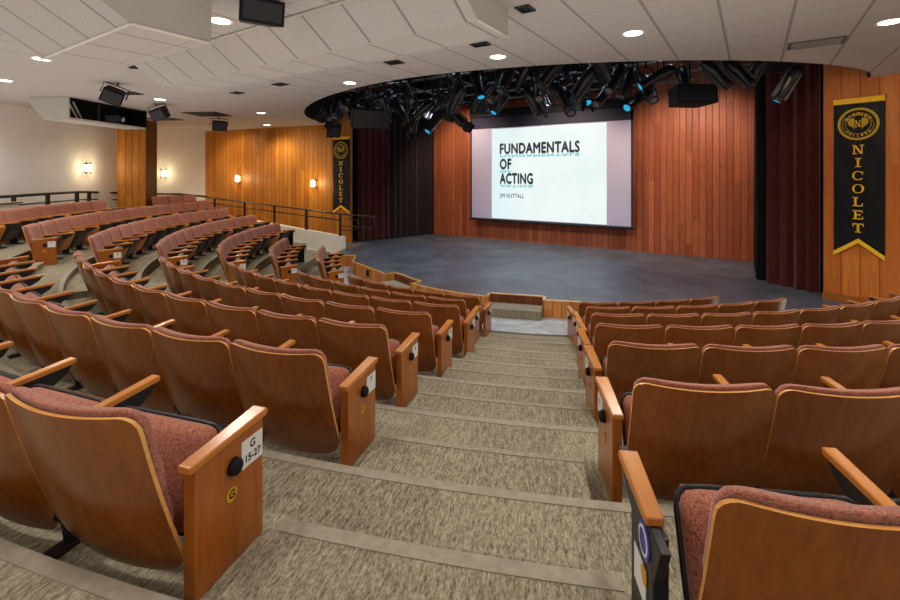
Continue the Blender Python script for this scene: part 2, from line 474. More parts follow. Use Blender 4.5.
# little black outlets on the fascia
for (x, y) in ((-2.95, -3.58), (2.42, -3.73)):
    a = math.atan2(-y, -x) - PI / 2 if x > 0 else math.atan2(.66, -1.84)
    e = link('floor_outlet', box_mesh('floor_outlet', -.05, .05, -.03, .03, .1, .26, bevel=.008), M['matte'], loc=(x, y, 0), rot=(0, 0, a + (0 if x > 0 else 0)))
    tag(e, 'black outlet plate on the pine stage front %s' % ('near the far step' if x < 0 else 'beside the near step'), 'outlet', 'stage front outlets')

# walls -----------------------------------------------------------------
wall('wall_back', (-5.6, 2.78), (5.35, 2.78), ZS - .02, 6.3, M['wallred'])
wall('wall_left', LW1, LW0, -.1, ZC + .4, M['wallgold'])
wall('wall_left_white', LW2, (LW1[0], LW1[1] + .05), .2, ZC + .3, M['wallw'])
wall('wall_left_rear', LW3, LW2, .2, ZC + .3, M['wallw'])
wall('wall_right', RW0, RW1, ZS - .5, ZC + .4, M['wallorange'])
a = math.atan2(LW2[1] - LW3[1], LW2[0] - LW3[0])
# slightly raised pale wall panel near the frame edge
wall('wall_left_pier', (-9.25, -10.17), (-10.83, -8.25), 1.4, 4.15, plain('pale_grey_paint', srgb(222, 224, 222), .85, 0, .2, .02), .1, -1)
wall('trim_40', (RW0[0] - .02, RW0[1] - .06), (RW0[0] + 1.05, RW0[1] - .06 - .42), ZS, ZS + .13, M['panel'], .05)
# black fly loft above the stage
bm = bmesh.new(); bm_box(bm, -8.2, 8.2, -6.0, 3.4, 6.25, 6.35)
struct('ceiling_fly_loft', mesh_from_bm(bm, 'ceiling_fly_loft'), M['matte'])
def open_y(x):
    u = min(1.0, abs(x) / 6.95); return -1.35 - 4.3 * (1 - u ** 1.8) ** .65
bm = bmesh.new(); xs = [-6.95 * cos(PI * i / 64) for i in range(65)]
for a_, b_ in zip(xs, xs[1:]):
    bm.faces.new([bm.verts.new(v) for v in ((a_, open_y(a_), ZC), (b_, open_y(b_), ZC), (b_, open_y(b_) - .02, 6.3), (a_, open_y(a_) - .02, 6.3))])
struct('wall_fly_bulkhead', mesh_from_bm(bm, 'wall_fly_bulkhead'), M['matte'])
wall('wall_fly_left', (-8.0, 3.3), (-6.95, -1.3), ZC, 6.3, M['matte'], .05)
wall('wall_fly_right', (6.95, -1.3), (8.0, 3.3), ZC, 6.3, M['matte'], .05)
wall('wall_wing_left', (-8.0, 3.3), (-5.5, 2.85), ZS, 6.3, M['blackcloth'], .05)
wall('wall_wing_right', (5.3, 2.85), (8.0, 3.3), ZS, 6.3, M['blackcloth'], .05)
wall('wall_wing_left_side', (-8.0, 3.3), (-8.0, -1.0), ZS, 6.3, M['blackcloth'], .05)
wall('wall_wing_right_side', (8.0, -1.0), (8.0, 3.3), ZS, 6.3, M['blackcloth'], .05)
# ceiling with its curved cut-out
bm = bmesh.new()
def top_y(x):
    if x < -13.4: return -2.0
    if x < -6.95: return LW0[1] + (x - LW0[0]) * (LW1[1] - LW0[1]) / (LW1[0] - LW0[0])
    if x > 6.95: return RW0[1] + (x - RW0[0]) * (RW1[1] - RW0[1]) / (RW1[0] - RW0[0])
    return open_y(x)
xx = [-13.6, -12, -10.5, -9, -8, -6.96] + xs + [6.96, 8, 9, 10.7]
for a_, b_ in zip(xx, xx[1:]):
    bm.faces.new([bm.verts.new(v) for v in ((a_, -17.0, ZC), (b_, -17.0, ZC), (b_, top_y(b_), ZC), (a_, top_y(a_), ZC))])
for f in bm.faces: f.normal_update()
struct('ceiling', mesh_from_bm(bm, 'ceiling'), M['ceil'])
bm = bmesh.new()
for a_, b_ in zip(xs, xs[1:]):
    bm.faces.new([bm.verts.new(v) for v in ((a_, open_y(a_), ZC), (b_, open_y(b_), ZC), (b_, open_y(b_) + .0, ZC + .12), (a_, open_y(a_) + .0, ZC + .12))])
# dropped soffits with sloped rear panels
def soffit(name, x0, x1, yt, yl, yf, zb, mat_s):
    """yt: where the slope leaves the ceiling, yl: its lower edge, yf: front drop"""
    bm = bmesh.new()
    V = lambda *p: bm.verts.new(p)
    zt = ZC + .02
    f = bm.faces.new((V(x0, yt, zt), V(x1, yt, zt), V(x1, yl, zb), V(x0, yl, zb))); f.material_index = 0
    f = bm.faces.new((V(x0, yl, zb), V(x1, yl, zb), V(x1, yf, zb), V(x0, yf, zb))); f.material_index = 2
    f = bm.faces.new((V(x0, yf, zb), V(x1, yf, zb), V(x1, yf, zt), V(x0, yf, zt))); f.material_index = 1
    for x in (x0, x1):
        f = bm.faces.new((V(x, yt, zt), V(x, yl, zb), V(x, yf, zb), V(x, yf, zt))); f.material_index = 1
    return struct(name, mesh_from_bm(bm, name), [mat_s, M['soffit'], M['ceil']])
soffit('ceiling_soffit_stage', -2.95, 3.07, -8.92, -8.45, -7.82, 4.14, M['ceilslope'])
soffit('ceiling_soffit_house', -1.5, .73, -11.15, -10.39, -9.68, 4.0, M['ceilslope'])
# angle trims on the soffit edges
def bar(name, p, q, r, mat): return struct(name, tube_mesh(name, [p, q], r, 4), mat)
bar('trim_41', (-3.2, -8.93, ZC - .012), (3.05, -8.93, ZC - .012), .02, M['soffit'])
bar('trim_42', (-1.5, -10.39, 4.0), (.73, -10.39, 4.0), .016, M['white'])
bar('trim_43', (.73, -10.39, 4.0), (.73, -9.68, 4.0), .016, M['white'])
bar('trim_44', (3.07, -8.45, 4.14), (3.07, -7.82, 4.14), .014, M['white'])

# ramp, knee wall -------------------------------------------------------
p, q = Vector(KN0), Vector(KN1); d = (q - p).normalized(); L = (q - p).length
nrm = Vector((-d.y, d.x)); nrm = nrm if nrm.y > 0 else -nrm
bm = bmesh.new()
A = [(p.x, p.y, -.02), (q.x, q.y, -.02), (q.x, q.y, 1.21), (p.x, p.y, .73)]
q2 = q + d * 1.5
A = [(p.x, p.y, -.02), (q2.x, q2.y, -.02), (q2.x, q2.y, 1.36), (q.x, q.y, 1.21), (p.x, p.y, .73)]
lo = [bm.verts.new(v) for v in A]; hi = [bm.verts.new((v[0] + nrm.x * .14, v[1] + nrm.y * .14, v[2])) for v in A]
bm.faces.new(lo); bm.faces.new(hi)
for i in range(5): bm.faces.new((lo[i], lo[(i + 1) % 5], hi[(i + 1) % 5], hi[i]))
struct('wall_ramp', mesh_from_bm(bm, 'wall_ramp'), M['white'])
bm = bmesh.new()
bm.faces.new([bm.verts.new(v) for v in ((-5.35, -1.75, ZS + .004), (-6.15, -.25, ZS + .004), (-6.3, -.8, ZS + .006), (-13.4, -1.9, 1.1), (-12.4, -3.0, 1.1), (-5.62, -1.93, ZS + .006))])
struct('floor_ramp', mesh_from_bm(bm, 'floor_ramp'), plain('ramp_carpet', srgb(112, 98, 82), .9, 0, .1, .2, 40))

# ------------------------------------------------------------------ theatre seats
def shell_profile(t):
    """side profile of the plywood back, t from bottom to top -> (y, z)"""
    z = .05 + t * .638
    y = .205 * (1 - t) ** 1.0 - .012 * sin(PI * t) + .02 * (max(0, .18 - t) / .18) ** 2
    return y, z
def half_w(t, w, rt, rb, H):
    d = (1 - t) * H; k = 0.0
    if d < rt: k = rt - math.sqrt(max(0, rt * rt - (rt - d) ** 2))
    d = t * H
    if d < rb: k = max(k, rb - math.sqrt(max(0, rb * rb - (rb - d) ** 2)))
    return w - k
TS = sorted(set([0, .004, .015, .035, .06, .1, .15, .25, .4, .55, .7, .82, .9, .94, .97, .985, .996, 1.0]))
NX = 12
def seat_shell():
    bm = bmesh.new(); th = .014
    def pt(u, t, off):
        y, z = shell_profile(t); w = half_w(t, .303, .055, .12, .64); x = (2 * u - 1) * w
        # bows back in the middle
        return (x, y + .052 * (x / .303) ** 2 - .045 + off, z + .012 * (x / .303) ** 2 * t)
    B = [[bm.verts.new(pt(i / NX, t, 0)) for i in range(NX + 1)] for t in TS]
    F = [[bm.verts.new(pt(i / NX, t, th)) for i in range(NX + 1)] for t in TS]
    n = len(TS)
    for j in range(n - 1):
        for i in range(NX):
            bm.faces.new((B[j][i], B[j][i + 1], B[j + 1][i + 1], B[j + 1][i]))
            bm.faces.new((F[j][i], F[j][i + 1], F[j + 1][i + 1], F[j + 1][i]))
    for j in range(n - 1):
        for i in (0, NX):
            f = bm.faces.new((B[j][i], B[j + 1][i], F[j + 1][i], F[j][i])); f.material_index = 1
    for j in (0, n - 1):
        for i in range(NX):
            f = bm.faces.new((B[j][i], B[j][i + 1], F[j][i + 1], F[j][i])); f.material_index = 1
    me = mesh_from_bm(bm, 'backrest', True)
    for p_ in me.polygons: p_.use_smooth = p_.material_index == 0
    # sharp rim
    bm = bmesh.new(); bm.from_mesh(me)
    for e in bm.edges:
        if len({f.material_index for f in e.link_faces}) > 1: e.smooth = False
    bm.to_mesh(me); bm.free()
    me.materials.append(M['shell']); me.materials.append(M['edge']); return me
def pillow(w, l, t, rc, bul=.5, n=10, name='cushion'):
    """soft slab in local x (width), y (length), z (thickness up); its back face lies on z=0"""
    bm = bmesh.new()
    ks = [-1, -.97, -.9, -.75, -.5, -.2, .2, .5, .75, .9, .97, 1]
    def pt(a, b, up):
        # squircle mapping for round corners
        x, y = a * w, b * l
        dx, dy = max(0, abs(x) - (w - rc)), max(0, abs(y) - (l - rc))
        m = max(dx, dy); r = math.hypot(dx, dy)
        if r > 1e-6 and dx > 0 and dy > 0:
            x = math.copysign(w - rc + dx * m / r, x); y = math.copysign(l - rc + dy * m / r, y)
        h = (1 - abs(a) ** 6) ** .4 * (1 - abs(b) ** 6) ** .4
        return (x, y, (t * (.62 + .38 * (1 - a * a) ** .5 * (1 - b * b) ** .5) * h) if up else -.015 * h)
    for up in (1, 0):
        g = [[bm.verts.new(pt(a, b, up)) for b in ks] for a in ks]
        for i in range(len(ks) - 1):
            for j in range(len(ks) - 1): bm.faces.new((g[i][j], g[i + 1][j], g[i + 1][j + 1], g[i][j + 1]))
    bmesh.ops.remove_doubles(bm, verts=bm.verts, dist=.0008)
    return mesh_from_bm(bm, name, True)

def back_cushion():
    bm = bmesh.new(); ts = [.34, .36, .4, .5, .62, .75, .86, .93, .97, .99, 1.0]
    def pt(u, t, side):
        tt = (t - .34) / .66
        y, z = shell_profile(t); w = half_w(t, .297, .06, 0, .62) - (.0 if t > .5 else .012)
        x = (2 * u - 1) * w
        y0 = y + .052 * (x / .303) ** 2 - .045 + .017
        e = (1 - abs(2 * u - 1) ** 8) ** .5 * (1 - abs(2 * tt - 1) ** 10) ** .5
        return (x, y0 + (.012 + .058 * e if side else -.0), z + .012 * (x / .303) ** 2 * t + .017 * (tt ** 4))
    us = [0, .01, .03, .08, .2, .35, .5, .65, .8, .92, .97, .99, 1]
    g0 = [[bm.verts.new(pt(u, t, 0)) for t in ts] for u in us]; g1 = [[bm.verts.new(pt(u, t, 1)) for t in ts] for u in us]
    for g in (g0, g1):
        for i in range(len(us) - 1):
            for j in range(len(ts) - 1): bm.faces.new((g[i][j], g[i + 1][j], g[i + 1][j + 1], g[i][j + 1]))
    for i in range(len(us) - 1):
        for j in (0, len(ts) - 1): bm.faces.new((g0[i][j], g0[i + 1][j], g1[i + 1][j], g1[i][j]))
    for j in range(len(ts) - 1):
        for i in (0, len(us) - 1): bm.faces.new((g0[i][j], g0[i][j + 1], g1[i][j + 1], g1[i][j]))
    return mesh_from_bm(bm, 'back_cushion', True)

TILT = rad(68)
# seat frame: x width, local y along the flap from the hinge to the free edge, z faces the backrest
def flap(me):
    # hinge at (y .2, z .2); flap direction (cos T, sin T); normal faces the backrest (-sin T, cos T)
    me.transform(Matrix.Translation((0, .272, .135)) @ Matrix.Rotation(TILT, 4, 'X') @ Matrix.Translation((0, .175, 0)))
    return me
def seat_cushion(): return flap(pillow(.262, .175, .088, .05, name='seat_cushion'))
def seat_pan():
    bm = bmesh.new()
    ks = [-1, -.96, -.85, -.6, -.3, 0, .3, .6, .85, .96, 1]
    def pt(a, b, k):
        w, l, rc = .272, .185, .06
        x, y = a * w, b * l
        dx, dy = max(0, abs(x) - (w - rc)), max(0, abs(y) - (l - rc)); m = max(dx, dy); r = math.hypot(dx, dy)
        if r > 1e-6 and dx > 0 and dy > 0: x = math.copysign(w - rc + dx * m / r, x); y = math.copysign(l - rc + dy * m / r, y)
        h = (1 - abs(a) ** 8) ** .5 * (1 - abs(b) ** 8) ** .5
        return (x, y, .012 if k else .0 - .075 * h)
    for k in (0, 1):
        g = [[bm.verts.new(pt(a, b, k)) for b in ks] for a in ks]
        for i in range(10):
            for j in range(10): bm.faces.new((g[i][j], g[i + 1][j], g[i + 1][j + 1], g[i][j + 1]))
        for f in (bm.faces if k == 0 else []): f.material_index = 1
        if k == 0: g0 = g
    n = 10
    for i in range(n):
        for j in (0, n): bm.faces.new((g0[i][j], g0[i + 1][j], g[i + 1][j], g[i][j])); bm.faces.new((g0[j][i], g0[j][i + 1], g[j][i + 1], g[j][i]))
    return flap(mesh_from_bm(bm, 'seat_pan', True))
def armrest(w, y0, y1):
    bm = bmesh.new()
    zz = lambda y, b: b + (y - .11) * .067
    pts = [(y0, zz(y0, .447)), (y1 - .008, zz(y1, .447)), (y1, zz(y1, .457)), (y1 - .004, zz(y1, .475)), (y0, zz(y0, .474))]
    t = bmesh.new()
    a_ = [t.verts.new((-w / 2 * (.8 if i in (0, 4) else 1), y, z)) for i, (y, z) in enumerate(pts)]
    b_ = [t.verts.new((w / 2 * (.8 if i in (0, 4) else 1), y, z)) for i, (y, z) in enumerate(pts)]
    t.faces.new(a_); t.faces.new(b_)
    for i in range(5): t.faces.new((a_[i], a_[(i + 1) % 5], b_[(i + 1) % 5], b_[i]))
    bmesh.ops.recalc_face_normals(t, faces=t.faces)
    bmesh.ops.bevel(t, geom=list(t.edges), offset=.006, segments=2, affect='EDGES', profile=.5)
    merge(bm, t); return mesh_from_bm(bm, 'armrest')
def arm_support(x=.0):
    bm = bmesh.new(); bm_prism(bm, [(.14, .452), (.585, .478), (.56, .44), (.46, .38), (.20, .32)], -.014, .014, 'x', .003)
    return mesh_from_bm(bm, 'arm_support')
def leg():
    bm = bmesh.new()
    bm_prism(bm, [(.165, .36), (.30, .37), (.33, .02), (.21, .02)], -.013, .013, 'x', .003)
    bm_box(bm, -.03, .03, .14, .42, 0.0, .022, .004)
    bm_prism(bm, [(.14, .30), (.18, .12), (.22, .12), (.2, .32)], -.022, .022, 'x', .003)
    return mesh_from_bm(bm, 'leg')
def end_panel():
    bm = bmesh.new()
    bm_prism(bm, [(.172, .0), (.505, .0), (.505, .472), (.172, .45)], -.024, .024, 'x', .004)
    return mesh_from_bm(bm, 'aisle_panel')
ME = dict(shell=seat_shell(), bcush=back_cushion(), scush=seat_cushion(), pan=seat_pan(), arm=armrest(.048, .11, .60), earm=armrest(.07, .15, .522), sarm=armrest(.066, .23, .52),
          sup=arm_support(), leg=leg(), panel=end_panel())
pan2 = ME['pan'].copy(); pan2.materials.append(M['black']); pan2.materials.append(M['under']); ME['pan'].materials.append(M['black']); ME['pan'].materials.append(M['black'])
ME['bcush'].materials.append(M['fabric']); ME['scush'].materials.append(M['fabric'])
ME['arm'].materials.append(M['arm']); ME['earm'].materials.append(M['arm']); ME['sarm'].materials.append(M['arm']); ME['sup'].materials.append(M['black'])
ME['leg'].materials.append(M['black']); ME['panel'].materials.append(M['panel'])
ME['sign'] = box_mesh('row_sign', -.0015, .0015, -.056, .056, -.052, .052); ME['sign'].materials.append(M['paper'])
bm = bmesh.new(); bm_lathe(bm, [(0, .026), (.02, .026), (.028, .02), (.032, .0), (0, 0)], 20, Matrix.Rotation(PI / 2, 4, 'Y')); ME['knob'] = mesh_from_bm(bm, 'aisle_light', True); ME['knob'].materials.append(M['matte'])
bm = bmesh.new(); bm_lathe(bm, [(0, .002), (.026, .002), (.026, 0), (0, 0)], 20, Matrix.Rotation(PI / 2, 4, 'Y')); ME['disc'] = mesh_from_bm(bm, 'row_disc'); ME['disc'].materials.append(M['yellow'])
TXT = {}
def letters(s, size):
    if (s, size) not in TXT:
        me = text_mesh(s, size, 1.0, .0012)
        me.transform(Matrix(((0, 0, 1, 0), (1, 0, 0, 0), (0, 1, 0, 0), (0, 0, 0, 1))))   # text x -> +y, text y -> +z, faces +x
        me.materials.append(M['ink']); TXT[(s, size)] = me
    return TXT[(s, size)]

ORD = ['first', 'second', 'third', 'fourth', 'fifth', 'sixth', 'seventh', 'eighth', 'ninth', 'tenth', 'eleventh', 'twelfth', 'thirteenth', 'fourteenth', 'fifteenth', 'sixteenth', 'seventeenth']
ROWW = ['front', 'second', 'third', 'fourth', 'fifth', 'sixth', 'seventh']
LET = 'ABCDEFG'
def child(name, me, parent, loc=(0, 0, 0), rot=(0, 0, 0)):
    o = bpy.data.objects.new(name, me); o.parent = parent; o.location = loc; o.rotation_euler = rot; C.objects.link(o); return o

def add_panel(root, side, k, sign_text, detailed=True):
    """wooden end panel on the aisle side; side +1 = local +x"""
    x = side * (P / 2 + .028)
    pn = child('aisle_panel', ME['panel'], root, (x, 0, 0))
    f = PI if side < 0 else 0.0
    xo = side * .0255
    # signs read from the aisle
    def place(nm, me, y, z, par=pn):
        o = child(nm, me, par, (xo, y, z), (0, 0, f)); return o
    s_ = place('row_sign', ME['sign'], .442, .37)
    if detailed:
        for (t_, sz, dz) in sign_text:
            o = child('sign_text', letters(t_, sz), s_, (.0022, 0, dz))
    place('aisle_light', ME['knob'], .345, .36)
    d_ = place('row_disc', ME['disc'], .335, .262)
    if detailed: child('disc_letter', letters(LET[k], .042), d_, (.0028, 0, 0))
    return pn

def seat(R, th, z, label, group, k, arms, panels, wood_pan, signs, leg_sides=(1,)):
    r = empty('theater_seat', (R * sin(th), -R * cos(th), z), th)
    tag(r, label, 'seat', group)
    child('backrest', ME['shell'], r); child('back_cushion', ME['bcush'], r)
    c = child('seat_cushion', ME['scush'], r); child('seat_pan', pan2 if wood_pan else ME['pan'], c)
    for sd, end in arms:
        a_ = child('armrest', ME['earm' if end else 'arm'], r, (sd * (P / 2 + (.03 if end else 0)), 0, -.006 if end else 0))
        if not (end and sd in panels): child('arm_support', ME['sup'], a_)
        if not (end and sd in panels): child('leg', ME['leg'], r, (sd * (P / 2 + (.02 if end else 0)), 0, 0))
    for sd in panels: add_panel(r, sd, k, signs)
    return r

NUMS = {}
# centre block: from the near aisle (positive angle) leftwards
cen = {0: (1.53, 5), 1: (1.87, 6), 2: (2.37, 8), 3: (2.68, 9), 4: (2.99, 10), 5: (3.41, 11), 6: (3.72, 3)}
for k, (a0, n) in cen.items():
    R = R0 + DR * k
    for j in range(n):
        th = (a0 - (j + .5) * P) / R
        first, last = j == 0, (j == n - 1 and k < 6)
        panels = ([1] if first else []) + ([-1] if last else [])
        arms = ([(1, True)] if first else []) + [(-1, last)]
        if first: lab = 'wood-backed theater seat with lettered panel on the near aisle, %s row, middle block' % ROWW[k]
        elif last: lab = 'wood-backed theater seat at the far-aisle end of the %s row, middle block' % ROWW[k]
        else: lab = 'wood-backed theater seat, %s from the near aisle, %s row of the middle block' % (ORD[j], ROWW[k])
        sg = [(LET[k], .042, .023)] + ([('15-27', .038, -.022)] if k == 6 else [])
        seat(R, th, floor_z(k), lab, '%s row of seats, middle block' % ROWW[k], k, arms, panels, (j * 7 + k) % 3 == 1, sg)
# block beyond the near aisle, below the large banner
rig = {0: (3.09, 4), 1: (3.50, 5), 2: (3.86, 9), 3: (4.19, 6), 4: (4.56, 5), 5: (4.93, 3), 6: (5.32, 2)}
for k, (a0, n) in rig.items():
    R = R0 + DR * k
    for j in range(n):
        th = (a0 + (j + .5) * P) / R
        first = j == 0; last = j == n - 1 and k < 3
        panels = ([-1] if first and k < 6 else []) + ([1] if last else [])
        arms = ([(-1, True)] if first else []) + [(1, last)]
        if k == 6 and first: lab = 'wood-backed theater seat with open black arm stand instead of a wooden aisle panel'
        elif first: lab = 'wood-backed theater seat with wooden aisle panel, %s row, block facing the stage curtain' % ROWW[k]
        else: lab = 'wood-backed theater seat, %s from the aisle, %s row, block facing the stage curtain' % (ORD[j], ROWW[k])
        r = seat(R, th, floor_z(k), lab, '%s row of seats, curtain block' % ROWW[k], k, arms, panels, (j * 5 + k) % 3 == 0, [(LET[k], .042, .02)])
        if k == 6 and first:
            for c_ in list(r.children):
                if c_.name.startswith('leg') and c_.location.x < 0: bpy.data.objects.remove(c_); continue
                if c_.name.startswith('armrest') and c_.location.x < 0: c_.data = ME['sarm']; c_.location.x -= .035
            st = child('arm_stand', box_mesh('arm_stand', -.022, .022, .2, .42, .0, .44, bevel=.006), r, (-(P / 2 + .058), 0, 0)); st.data.materials.append(M['black'])
            bm = bmesh.new(); bm_lathe(bm, [(0, .004), (.05, .004), (.05, 0), (0, 0)], 24, Matrix.Rotation(-PI / 2, 4, 'Y')); d_ = child('blue_sticker', mesh_from_bm(bm, 'blue_sticker'), st, (-.023, .27, .38)); d_.data.materials.append(M['blue'])
            bm = bmesh.new(); bm_lathe(bm, [(.032, .006), (.04, .006), (.04, 0.0), (.032, 0.0)], 20, Matrix.Rotation(-PI / 2, 4, 'Y')); d2 = child('sticker_ring', mesh_from_bm(bm, 'sticker_ring'), d_); d2.data.materials.append(M['paper'])
            s_ = child('row_sign', ME['sign'], st, (-.025, .31, .25), (0, 0, PI))
            d3 = child('row_disc', ME['disc'], st, (-.025, .27, .28), (0, 0, PI))
# block beyond the far aisle, along the ramp handrail
lef = {0: (3.09, 4, 0), 1: (3.55, 5, 0), 2: (3.90, 9, 0), 3: (4.19, 11, 0), 4: (4.80, 12, 0), 5: (5.85, 13, 0), 6: (5.13, 17, 3)}
for k, (a0, n, js) in lef.items():
    R = R0 + DR * k; cnt = 0
    for j in range(js, n):
        if k == 6 and j in (11, 12, 13): continue
        th = -(a0 + (j + .5) * P) / R
        first, last = (j == 0), j == n - 1
        panels = ([1] if first else [])
        arms = ([(1, True)] if first else []) + [(-1, last)]
        if k == 6:
            lab = ('pink-cushioned theater seat in the top row, %s from the timber column towards the %s' %
                   (ORD[10 - j] if j < 12 else ORD[j - 14], 'aisle' if j < 12 else 'timber wall'))
        elif first: lab = 'pink-cushioned theater seat with lettered wooden panel on the far aisle, %s row, handrail block' % ROWW[k]
        elif last: lab = 'pink-cushioned theater seat at the ramp end of the %s row, handrail block' % ROWW[k]
        else: lab = 'pink-cushioned theater seat, %s from the far aisle, %s row of the handrail block' % (ORD[j], ROWW[k])
        r = seat(R, th, floor_z(k), lab, '%s row of seats, handrail block' % ROWW[k], k, arms, panels, (j % 2 == 1) if j % 5 else False, [(LET[k], .042, .02)])
        if last and k in (1, 2, 3):
            e_ = child('end_standard', box_mesh('end_standard', -.02, .02, .17, .5, 0, .45, bevel=.006), r, (-(P / 2 + .03), 0, 0)); e_.data.materials.append(M['black'])

# ------------------------------------------------------------------ stage dressing
def curtain(name, pts, z0, z1, mat, label, amp=.07, wl=.22, n=None):
    """hanging cloth folded along a plan polyline"""
    pts = [Vector(p) for p in pts]; segs = list(zip(pts, pts[1:])); L = sum((b - a).length for a, b in segs)
    n = n or int(L / .02); bm = bmesh.new(); rows = []
    rr_ = random.Random(len(name) + len(label)); ph = 0.0
    for i in range(n + 1):
        s_ = L * i / n; acc = 0
        for a, b in segs:
            l = (b - a).length
            if s_ <= acc + l + 1e-6: break
            acc += l
        d_ = (b - a).normalized(); p_ = a + d_ * (s_ - acc); nn = Vector((-d_.y, d_.x))
        ph += 2 * PI * (L / n) / (wl * (1 + .25 * sin(s_ * 3.1)))
        o = sin(ph) * amp + .3 * amp * sin(ph * 2.3 + 1)
        rows.append([bm.verts.new((p_.x + nn.x * o * k_, p_.y + nn.y * o * k_, z)) for z, k_ in ((z0, 1.1), (z0 + (z1 - z0) * .5, 1.0), (z1, .75))])
    for a, b in zip(rows, rows[1:]):
        for j in range(2): bm.faces.new((a[j], b[j], b[j + 1], a[j + 1]))
    o = link(name, mesh_from_bm(bm, name, True), mat); tag(o, label, 'curtain'); return o
curtain('stage_curtain', [(5.42, .12), (6.36, -.52)], ZS + .01, 5.9, M['maroon'], 'maroon stage curtain hanging beside the large banner wall')
curtain('stage_curtain', [(-6.45, -.40), (-5.95, .72)], ZS + .03, 5.9, M['maroon'], 'maroon stage curtain hanging beside the distant narrow banner')
curtain('wing_drape', [(-5.98, .8), (-5.38, 2.72)], ZS + .03, 5.9, M['blackcloth'], 'black wing drape between the distant maroon curtain and cedar wall')
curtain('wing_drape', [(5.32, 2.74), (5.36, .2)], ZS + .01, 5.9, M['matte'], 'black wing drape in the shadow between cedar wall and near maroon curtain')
curtain('border_drape', [(-5.3, 2.1), (2.3, 2.1)], 5.22, 6.2, M['blackcloth'], 'black border drape hanging behind the spotlights above the screen')  # cloth put in to darken the top of the cedar wall
bm = bmesh.new(); bm_box(bm, 5.3, 6.5, -.25, -.2, 4.85, 6.2)
o = link('curtain_pelmet', mesh_from_bm(bm, 'curtain_pelmet'), M['blackcloth']); o.rotation_euler = (0, 0, 0)
tag(o, 'black pelmet cloth above the maroon curtain by the large banner', 'curtain')

# projection screen
e = empty('projection_screen', (0, 2.45, 0)); tag(e, 'white projection screen showing an acting class title slide', 'screen')
link('screen_cloth', box_mesh('screen_cloth', -3.46, 2.13, 0, .015, 1.10, 4.34), plain('screen_fabric', srgb(176, 166, 186), .8, 0, .2, .02), e)
link('border', box_mesh('border', -3.52, -3.46, -.006, .02, 1.05, 4.72), M['mask'], e)
link('border', box_mesh('border', 2.13, 2.19, -.006, .02, 1.05, 4.72), M['mask'], e)
link('border', box_mesh('border', -3.52, 2.19, -.006, .02, 4.34, 4.74), M['mask'], e)
link('bottom_bar', tube_mesh('bottom_bar', [(-3.55, .0, 1.06), (2.22, .0, 1.06)], .045, 10), M['mask'], e)
link('housing', box_mesh('housing', -3.55, 2.25, -.05, .28, 4.74, 5.02, bevel=.03), M['matte'], e)
n = NT('projected_slide'); ox, oy, oz = n.sep(n.obj())
g1 = n.mapr(ox, -2.63, -1.3, .8, 0); v = n.noise(n.obj(), .9, 2)
col = n.mix(n.math('MULTIPLY', g1, .5), srgb(243, 252, 250), srgb(190, 238, 250)); col = n.mix(n.mapr(v, .4, .75, 0, .5), col, srgb(214, 240, 240))
n.base((0.02, 0.02, 0.02)); n.l(col, n.b.inputs['Emission Color']); n.b.inputs['Emission Strength'].default_value = .95; n.set(.8)
sl = link('projected_slide', box_mesh('projected_slide', -2.63, 1.41, -.004, .0, 1.12, 4.31), n.m, e)
inkm = emit('slide_ink', srgb(24, 44, 62), .6); tealm = emit('slide_reflection_teal', srgb(120, 214, 226), .85)
def embolden(me, b):
    bm = bmesh.new()
    for dx, dz in ((-b, 0), (b, 0), (0, b), (0, -b), (0, 0)):
        t = bmesh.new(); t.from_mesh(me); bmesh.ops.translate(t, verts=t.verts, vec=(dx, dx * .01 - dz * .013, dz)); merge(bm, t)
    bm.to_mesh(me); bm.free()
def slide_text(s, xl, zc, size, sx, m, flip=False, bold=.006):
    me = text_mesh(s, size, 1.08, 0, 'LEFT', sx)
    me.transform(Matrix(((1, 0, 0, 0), (0, 0, -1, 0), (0, -.2 if flip else 1, 0, 0), (0, 0, 0, 1))))
    if bold: embolden(me, bold)
    me.materials.append(m); o = link('slide_text', me, None, sl, loc=(xl, -.008 if not flip else -.007, zc)); return o
for s_, z, w_ in (('FUNDAMENTALS', 3.57, 2.88), ('OF', 3.03, .46), ('ACTING', 2.52, 1.27)):
    o = slide_text(s_, 0, z, .50, 1, inkm, bold=.024)
    xs_ = [v.co.x for v in o.data.vertices]; k_ = w_ / (max(xs_) - min(xs_)); x0_ = min(xs_)
    for v in o.data.vertices: v.co.x = (v.co.x - x0_) * k_ - 2.31
    o2 = slide_text(s_, 0, z - .235, .50, 1, tealm, True, .014)
    for v in o2.data.vertices: v.co.x = (v.co.x - x0_) * k_ - 2.31
o = slide_text('JIM NUTTALL', 0, 1.93, .2, 1, inkm, bold=.003)
xs_ = [v.co.x for v in o.data.vertices]; k_ = .93 / (max(xs_) - min(xs_)); x0_ = min(xs_)
for v in o.data.vertices: v.co.x = (v.co.x - x0_) * k_ - 2.31

